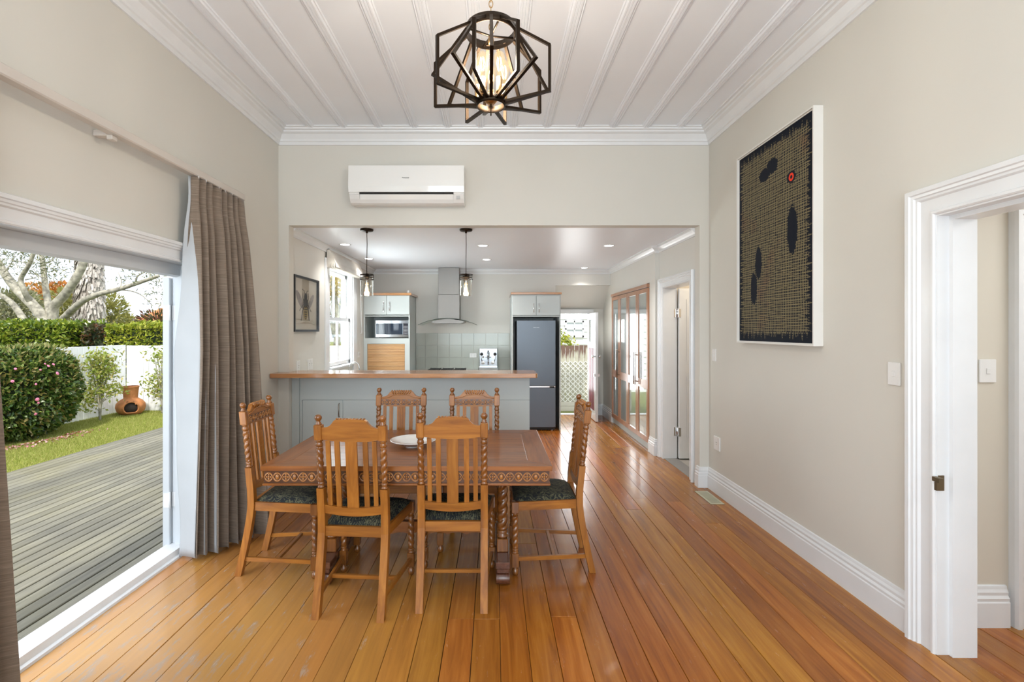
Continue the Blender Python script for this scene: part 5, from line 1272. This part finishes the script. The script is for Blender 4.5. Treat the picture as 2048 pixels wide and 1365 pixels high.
# hedges beyond the fence
def hedge(label, c, rad, n, mat, seed, L=.10, W=.05, p=5):
    t = thing('hedge', label, 'hedge', (c[0], c[1], ZG)); h = c[2]-ZG
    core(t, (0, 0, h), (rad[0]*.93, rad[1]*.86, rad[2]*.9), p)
    q, d = shell((0, 0, h), rad, n, seed, p, .14, .3, .05); v, f = leaves(q, 0, L, W, d, 1.0, .1, seed); npmesh('foliage', v, f, mat, t); return t
def hedge_box(label, x0, x1, y0, y1, zt, n, mat, seed, L=.10, W=.05):
    t = thing('hedge', label, 'hedge', ((x0+x1)/2, (y0+y1)/2, ZG)); hx_, hy_, h = (x1-x0)/2, (y1-y0)/2, zt-ZG
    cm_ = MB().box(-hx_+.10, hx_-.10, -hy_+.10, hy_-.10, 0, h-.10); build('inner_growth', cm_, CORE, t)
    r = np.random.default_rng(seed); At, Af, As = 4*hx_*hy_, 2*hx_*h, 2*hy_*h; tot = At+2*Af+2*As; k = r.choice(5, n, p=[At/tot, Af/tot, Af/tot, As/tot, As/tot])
    u, w_, e = r.uniform(-1, 1, n), r.uniform(-1, 1, n), r.uniform(-.10, .03, n); q = np.zeros((n, 3)); d = np.zeros((n, 3)); lz = (w_+1)/2*h
    lump = .035*np.sin(u*hx_*5+seed)+.03*np.sin(w_*7+u*3)
    for i, (nx, ny, nz) in enumerate(((0, 0, 1), (0, -1, 0), (0, 1, 0), (-1, 0, 0), (1, 0, 0))):
        m_ = k == i; d[m_] = (nx, ny, nz)
        if nz: q[m_] = np.c_[u[m_]*hx_, w_[m_]*hy_, h+e[m_]+lump[m_]]
        elif ny: q[m_] = np.c_[u[m_]*hx_, ny*(hy_+e[m_]+lump[m_]), lz[m_]]
        else: q[m_] = np.c_[nx*(hx_+e[m_]), u[m_]*hy_, lz[m_]]
    v, f = leaves(q, 0, L, W, d, 1.0, .1, seed); npmesh('foliage', v, f, mat, t); return t
hedge_box('long clipped green hedge behind the left part of the white fence', -13.6, -8.92, 10.1, 11.2, 1.66, 26000, HEDGE, 21)
hedge_box('dark reddish hedge shrub between the two green hedges', -8.80, -8.34, 10.35, 11.1, 1.58, 3600, MAR, 22)
hedge_box('bright lime green clipped hedge behind the fence on the right', -8.25, -5.6, 10.25, 11.1, 1.63, 11000, LIME, 23)
mt = thing('photinia_shrub', 'dark red-leaved shrub rising behind the lime hedge', 'bush', (-8.25, 11.95, ZG))
q, d = shell((0, 0, 1.75), (.55, .5, .42), 900, 24, 2, .6, .3, .2); v, f = leaves(q, 0, .13, .05, d, 1.0, 0, 24); npmesh('foliage', v, f, leafmat('red_leaf', [(.10, .05, .03), (.20, .07, .04), (.06, .08, .03), (.14, .12, .04)], .2), mt)
m = MB(); limb(m, [(0, 0, 0), (0, 0, .9), (.1, 0, 1.6)], .03, .01); build('trunk', m, BARK, mt)
# big pale-barked tree with spreading limbs: points given at y about 13
def gp(px, py, y): return ((px-988)/967*y, y, 1.5-(py-661)/967*y)
def rel(o, p): return tuple(a-b for a, b in zip(p, o))
YT = 12.6; ob = ((110-988)/967*YT, YT, ZG)
bt_ = thing('gum_tree', 'pale-barked spreading tree with bare limbs behind the hedge', 'tree', ob)
m = MB()
def lb_(pts, r0, r1): return limb(m, [rel(ob, gp(px, py, YT+dy)) for px, py, dy in pts], r0, r1, 10, .03)
m.tube([(0, 0, 0), (.03, 0, 1.0), rel(ob, gp(106, 650, YT))], [.30, .24, .19], 12)
tips = []
tips += lb_([(100, 655, 0), (70, 615, 0), (35, 580, .2), (8, 545, .3), (-30, 480, .5)], .135, .085)
tips += lb_([(106, 650, 0), (108, 615, 0), (128, 592, -.1), (150, 560, -.2), (168, 525, -.2), (185, 470, -.3)], .125, .08)
tips += lb_([(102, 640, 0), (95, 600, .3), (90, 565, .4), (86, 530, .5), (80, 480, .5)], .09, .05)[8:]
tips += lb_([(60, 605, 0), (48, 580, -.2), (42, 558, -.2), (58, 530, -.3), (70, 500, -.4)], .07, .04)[8:]
tips += lb_([(125, 640, 0), (150, 615, -.3), (170, 600, -.4), (200, 588, -.5), (240, 578, -.5), (280, 565, -.5), (318, 552, -.5)], .09, .038)[18:]
tips += lb_([(52, 650, .5), (40, 628, .6), (22, 605, .7), (0, 590, .8)], .09, .06)
tips += lb_([(225, 580, -.5), (260, 582, -.5), (285, 592, -.5), (305, 612, -.5)], .018, .008)
tips += lb_([(250, 575, -.5), (270, 565, -.5), (276, 552, -.5), (300, 540, -.4)], .03, .012)
for (a, b, c_, d_2) in ((50, 560, 75, 553), (48, 580, 70, 560), (88, 560, 60, 545), (86, 530, 110, 515), (165, 530, 200, 505), (8, 545, 30, 505), (60, 530, 20, 520), (88, 525, 60, 500), (240, 578, 236, 545), (300, 556, 290, 530), (15, 550, -10, 560)):
    tips += lb_([(a, b, 0), ((a+c_)/2+5, (b+d_2)/2, .1), (c_, d_2, .2)], .018, .007)[3:]
build('trunk', m, BARK, bt_)
GUM = leafmat('gum_leaf', [(.10, .12, .06), (.16, .18, .09), (.22, .23, .12), (.30, .29, .16)], .3)
cl = [gp(x, y, YT+z) for x, y, z in ((20, 525, 0), (50, 515, .3), (10, 500, .2), (95, 530, .4), (115, 540, .3), (80, 515, .5), (110, 520, .2), (30, 540, .3), (95, 505, 0), (60, 500, .5), (130, 500, .3), (160, 490, 0), (130, 470, .2), (200, 480, .3), (260, 500, 0), (60, 470, .4), (0, 470, .2), (170, 450, .2), (5, 520, .6), (75, 540, -.2), (100, 548, .4))]
c = np.array([rel(ob, p) for p in cl]); c = clump(c, 1500, (.22, .25, .15), 31)
c2 = clump([rel(ob, gp(x, y, YT-.5)) for x, y in ((300, 548), (315, 555), (320, 565), (280, 555), (322, 585), (310, 600), (265, 560), (245, 555))], 260, (.16, .2, .13), 33)
v, f = leaves(np.vstack([c, c2]), 0, .12, .028, None, 1, .3, 31); npmesh('foliage', v, f, GUM, bt_)
# shaggy palm trunk
op = ((179-988)/967*15, 15, ZG)
pm = thing('palm_tree', 'thick palm trunk shaggy with hanging dead fronds', 'tree', op)
build('trunk', MB().tube([(0, 0, 0), (0, 0, 2.2), (-.05, 0, 4.6)], [.37, .35, .28], 16), paint('palm_trunk', (.22, .19, .16), .9, .3, 6), pm)
r = np.random.default_rng(41); n = 1500; a = r.uniform(0, 2*PI, n); zz = r.uniform(.9, 4.5, n); R = .385-.03*(zz-1)
V = []; F = []
nd = np.c_[np.cos(a), np.sin(a), np.zeros(n)]; td = np.c_[-np.sin(a), np.cos(a), np.zeros(n)]; w_ = r.uniform(.02, .055, n)[:, None]; l_ = r.uniform(.14, .28, n); o_ = r.uniform(.0, .07, n)[:, None]
cc = nd*R[:, None]; cc[:, 2] = zz; v = np.empty((n, 4, 3)); dn = np.c_[np.zeros(n), np.zeros(n), -l_]
v[:, 0] = cc-td*w_; v[:, 1] = cc+td*w_; v[:, 2] = cc+td*w_*.5+nd*(o_+.03)+dn; v[:, 3] = cc-td*w_*.3+nd*o_+dn*1.1
npmesh('dead_fronds', v.reshape(-1, 3), np.arange(4*n).reshape(-1, 4), leafmat('dead_frond', [(.34, .30, .27), (.48, .44, .40), (.58, .54, .49), (.40, .36, .32), (.66, .62, .57)], .1, .8), pm)
# distant trees
def ftree(label, px, py, y, rad, n, mat, seed, L=.25, nm='tree'):
    p = gp(px, py, y); t = thing(nm, label, 'tree', (p[0], p[1], ZG)); q, d = shell((0, 0, p[2]-ZG), rad, n, seed, 2, .75, None, .2)
    v, f = leaves(q, 0, L, L*.5, d, 1.2, 0, seed); npmesh('foliage', v, f, mat, t); m = MB(); limb(m, [(0, 0, 0), (.1, 0, (p[2]-ZG)*.6), (0, 0, p[2]-ZG)], .12, .05, 8)
    for k in range(4): a_ = k*1.6; limb(m, [(0, 0, (p[2]-ZG)*.5), (rad[0]*.4*math.cos(a_), rad[1]*.4*math.sin(a_), (p[2]-ZG)*.85), (rad[0]*.7*math.cos(a_), rad[1]*.7*math.sin(a_), (p[2]-ZG)+rad[2]*.4)], .05, .02, 6)
    build('trunk', m, BARK, t); return t
ORA = leafmat('autumn_leaf', [(.42, .12, .02), (.52, .20, .04), (.60, .28, .06), (.38, .20, .05), (.5, .3, .1)], .3); YEL = leafmat('olive_leaf', [(.24, .24, .06), (.32, .30, .09), (.38, .36, .12), (.28, .30, .12)], .3)
OLV = leafmat('grey_olive_leaf', [(.20, .22, .12), (.28, .28, .15), (.34, .33, .2)], .3)
ftree('orange autumn tree in the distance left of the palm', 112, 590, 40, (3.0, 1.8, 1.1), 1700, ORA, 51, .36)
ftree('yellow-green tree in the distance right behind the pale tree', 145, 615, 22, (1.3, 1.0, .95), 2000, YEL, 52, .2)
ftree('feathery olive tree to the right of the palm trunk', 222, 625, 20, (.62, .6, .85), 1000, YEL, 53, .18)
ftree('low round olive tree left of the orange tiled roof', 250, 642, 23, (.55, .6, .35), 700, YEL, 54, .18)
ftree('greyish tree behind the hedge at the far left', 25, 612, 18.5, (1.2, .9, .75), 1500, OLV, 55, .2)
# far houses
def gable(name, label, c, w, d, h, rh_, wallm, roofm, rz, courses=0):
    t = thing(name, label, 'house', c, rz)
    bx('wall', wallm, t, -w/2, w/2, -d/2, d/2, 0, h)
    m = MB(); m.poly([(-w/2, h), (w/2, h), (0, h+rh_-.1)], -d/2, d/2, 'y'); build('gable_end', m, wallm, t)
    m = MB()
    for s in (-1, 1):
        n = courses or 1
        for i in range(n):
            a, b = i/n, (i+1)/n; x0_, x1_ = s*(w/2+.4)*(1-a), s*(w/2+.4)*(1-b); za, zb_ = h-.25+(rh_+.3)*a, h-.25+(rh_+.3)*b; th = .09
            m.hexa([(x0_, -d/2-.4, za), (x1_, -d/2-.4, zb_), (x1_, d/2+.4, zb_), (x0_, d/2+.4, za)], [(x0_, -d/2-.4, za+th), (x1_, -d/2-.4, zb_+.03), (x1_, d/2+.4, zb_+.03), (x0_, d/2+.4, za+th)])
    build('roof', m, roofm, t); return t
p = gp(60, 661, 30); gable('house', 'grey-roofed cream house behind the pale tree', (p[0], 30, ZG), 6.2, 6, 1.65, 1.6, paint('cream_wall', (.62, .56, .48), .7), paint('grey_roof', (.34, .36, .37), .6), .0, 8)
p = (-19.7, 28, 0)
def tiles_roof():
    t = thing('house', 'house with an orange tiled roof beyond the lime hedge', 'house', (p[0], 28, ZG), 0)
    bx('wall', paint('brick_red_wall', (.35, .18, .12), .8), t, -2.0, 6, 0, 6, 0, 1.6)
    n = 14; m = MB(); w0, w1 = 2.3, .0
    for i in range(n):
        a, b = i/n, (i+1)/n; xa, xb_ = -2.5+2.4*a, -2.5+2.4*b; ya_, yb_ = -.4+1.2*a, -.4+1.2*b; za, zb_ = 1.4+1.55*a, 1.4+1.55*b
        m.hexa([(xa, ya_, za), (6.5, ya_, za), (6.5, yb_, zb_), (xb_, yb_, zb_)], [(xa, ya_, za+.10), (6.5, ya_, za+.10), (6.5, yb_, zb_+.03), (xb_, yb_, zb_+.03)])
        m.hexa([(xa, ya_, za), (xb_, yb_, zb_), (xb_, 6, zb_), (xa, 6, za)], [(xa, ya_, za+.10), (xb_, yb_, zb_+.03), (xb_, 6, zb_+.03), (xa, 6, za+.10)])
    build('roof', m, paint('orange_tile', (.62, .24, .10), .7, .15, 3), t); return t
tiles_roof()
# plants seen through the kitchen window
ftree('yellow-leaved tree outside the kitchen window', 668, 575, 14, (.45, .45, .6), 420, leafmat('yellow_leaf', [(.6, .45, .12), (.7, .55, .2), (.55, .45, .2)], .4), 61, .14)

# ------------------------------------------------------------------ outside the back door
yd = struct('ground_yard', MB().box(.6, 4.2, 8.7, 14, -.30, -.24), paint('concrete', (.45, .43, .40), .8, .1, 3))
def stained():
    m, nt, out = newmat('stained_paling'); b = _pr(nt, None, .8); g = N(nt, 'NewGeometry'); s_ = N(nt, 'SeparateXYZ'); mp = N(nt, 'Mapping'); mp.inputs['Scale'].default_value = (14, 14, 1.6)
    n = N(nt, 'TexNoise', Scale=1.4, Detail=5, Roughness=.6); nt.links.new(g.outputs['Position'], mp.inputs['Vector']); nt.links.new(mp.outputs[0], n.inputs['Vector']); nt.links.new(g.outputs['Position'], s_.inputs[0])
    h = N(nt, 'MapRange'); h.inputs['From Min'].default_value = .80; h.inputs['From Max'].default_value = 1.22; nt.links.new(s_.outputs[2], h.inputs['Value'])
    f = math_(nt, 'MULTIPLY', math_(nt, 'SUBTRACT', math_(nt, 'ADD', n.outputs['Fac'], math_(nt, 'MULTIPLY', h.outputs[0], .42)), .62), 7, clamp=True)
    nt.links.new(mixc(nt, f, (.56, .53, .42), (.20, .12, .09)), b.inputs['Base Color']); nt.links.new(b.outputs[0], out.inputs[0]); return m
sf = thing('stained_fence', 'weathered paling fence with white lattice outside the back door', 'fence', (1.0, 10.0, 0))
SM = stained(); q0 = None
for i in range(16):
    if q0 is None: q0 = pbox('paling', SM, sf, .003, .092, 0, .018, -.10, 1.185, .003)
    else: q = q0.copy(); C.objects.link(q); q.location.x = (i+.5)*.095; q.location.z += random.uniform(-.006, .006)
m = MB(); La = .0; Lz0, Lz1 = .02, .86; WD = 1.52
for s in (1, -1):
    k = -1.0
    while k < WD+.9:
        xa_, xb_ = k, k+s*(Lz1-Lz0); za, zb_ = Lz0, Lz1
        # clip to the panel
        def cl_(x0, z0_, x1, z1_):
            t0, t1 = 0, 1; dx = x1-x0
            for lim, sg in ((0, 1), (WD, -1)):
                if sg > 0: ta = (lim-x0)/dx; t0, t1 = (max(t0, ta), t1) if dx > 0 else (t0, min(t1, ta))
                else: ta = (lim-x0)/dx; t0, t1 = (t0, min(t1, ta)) if dx > 0 else (max(t0, ta), t1)
            return (x0+dx*t0, z0_+(z1_-z0_)*t0, x0+dx*t1, z0_+(z1_-z0_)*t1) if t1 > t0+.02 else None
        c_ = cl_(xa_, za, xb_, zb_)
        if c_:
            yy = -.012 if s > 0 else -.022
            m.tube([(c_[0], yy, c_[1]), (c_[2], yy, c_[3])], .012, 4, flat=.5, smooth=False, up=(0, 1, 0) if False else None)
        k += .105
build('lattice', m, paint('lattice_white', (.86, .85, .80), .6), sf, kind='stuff')
for i in range(3): pbox('base_board', paint('base_white', (.66, .62, .54), .7), sf, 0, WD, -.03, -.01, -.245+i*.09, -.16+i*.09, .003)
# neighbour's white house, verandah and shrub behind that fence
nh = thing('neighbour_house', 'white weatherboard house beyond the stained fence', 'house', (2.2, 13.0, -.24))
wb_ = paint('weatherboard_white', (.85, .86, .86), .5)
m = MB()
bx('wall', wb_, nh, -3, 4, .1, .3, 0, 3.2)
for i in range(18):
    z = i*.17; build('weatherboard', MB().hexa([(-3, .06, z), (4, .06, z), (4, .1, z), (-3, .1, z)], [(-3, .09, z+.17), (4, .09, z+.17), (4, .1, z+.17), (-3, .1, z+.17)]), wb_, nh)
m = MB(); m.box(-.28, .22, .02, .07, 1.55, 1.60); m.box(-.28, .22, .02, .07, 1.95, 2.0); m.box(-.28, -.24, .02, .07, 1.55, 2.0); m.box(.18, .22, .02, .07, 1.55, 2.0); m.box(-.05, -.02, .02, .07, 1.55, 2.0); m.box(-.28, .22, .02, .07, 1.76, 1.79)
build('window_frame', m, TRIM, nh); build('window_pane', MB().box(-.24, .18, .055, .06, 1.6, 1.95), paint('pale_pane', (.6, .66, .7), .1), nh)
vb = thing('verandah_roof', 'pale lean-to roof with rafters outside the back door', 'roof', (0, 0, 0))
m = MB(); m.hexa([(.8, 8.70, 2.10), (2.3, 8.70, 2.10), (2.3, 10.2, 2.02), (.8, 10.2, 2.02)], [(.8, 8.70, 2.14), (2.3, 8.70, 2.14), (2.3, 10.2, 2.06), (.8, 10.2, 2.06)]); build('sheet', m, glass('roof_sheet', (.8, .82, .82), .1, .3), vb)
for x in (1.0, 2.2): bx('post', TRIM, vb, x-.04, x+.04, 10.2, 10.28, -.24, 2.02)
bx('beam', TRIM, vb, .8, 2.3, 10.18, 10.28, 1.93, 2.02)
build('brace', MB().tube([(1.10, 9.8, 1.72), (1.45, 9.9, 1.98)], .02, 4, smooth=False), paint('brace_grey', (.4, .4, .4), .6), vb)
ls = thing('climbing_shrub', 'yellow-green shrub peeping over the stained fence', 'bush', (1.52, 11.2, -.24))
c = clump([(0, 0, 1.55), (.12, 0, 1.48), (-.1, 0, 1.6), (.2, 0, 1.42), (-.15, 0, 1.75)], 420, (.10, .1, .08), 71); v, f = leaves(c, 0, .08, .045, None, 1, .1, 71); npmesh('foliage', v, f, LIME, ls)
m = MB(); limb(m, [(0, 0, 0), (0, 0, .9), (.05, 0, 1.5)], .02, .008); build('stem', m, BARK, ls)
print('objects', len(bpy.data.objects), 'tris', sum(len(o.data.polygons) for o in bpy.data.objects if o.type == 'MESH'))
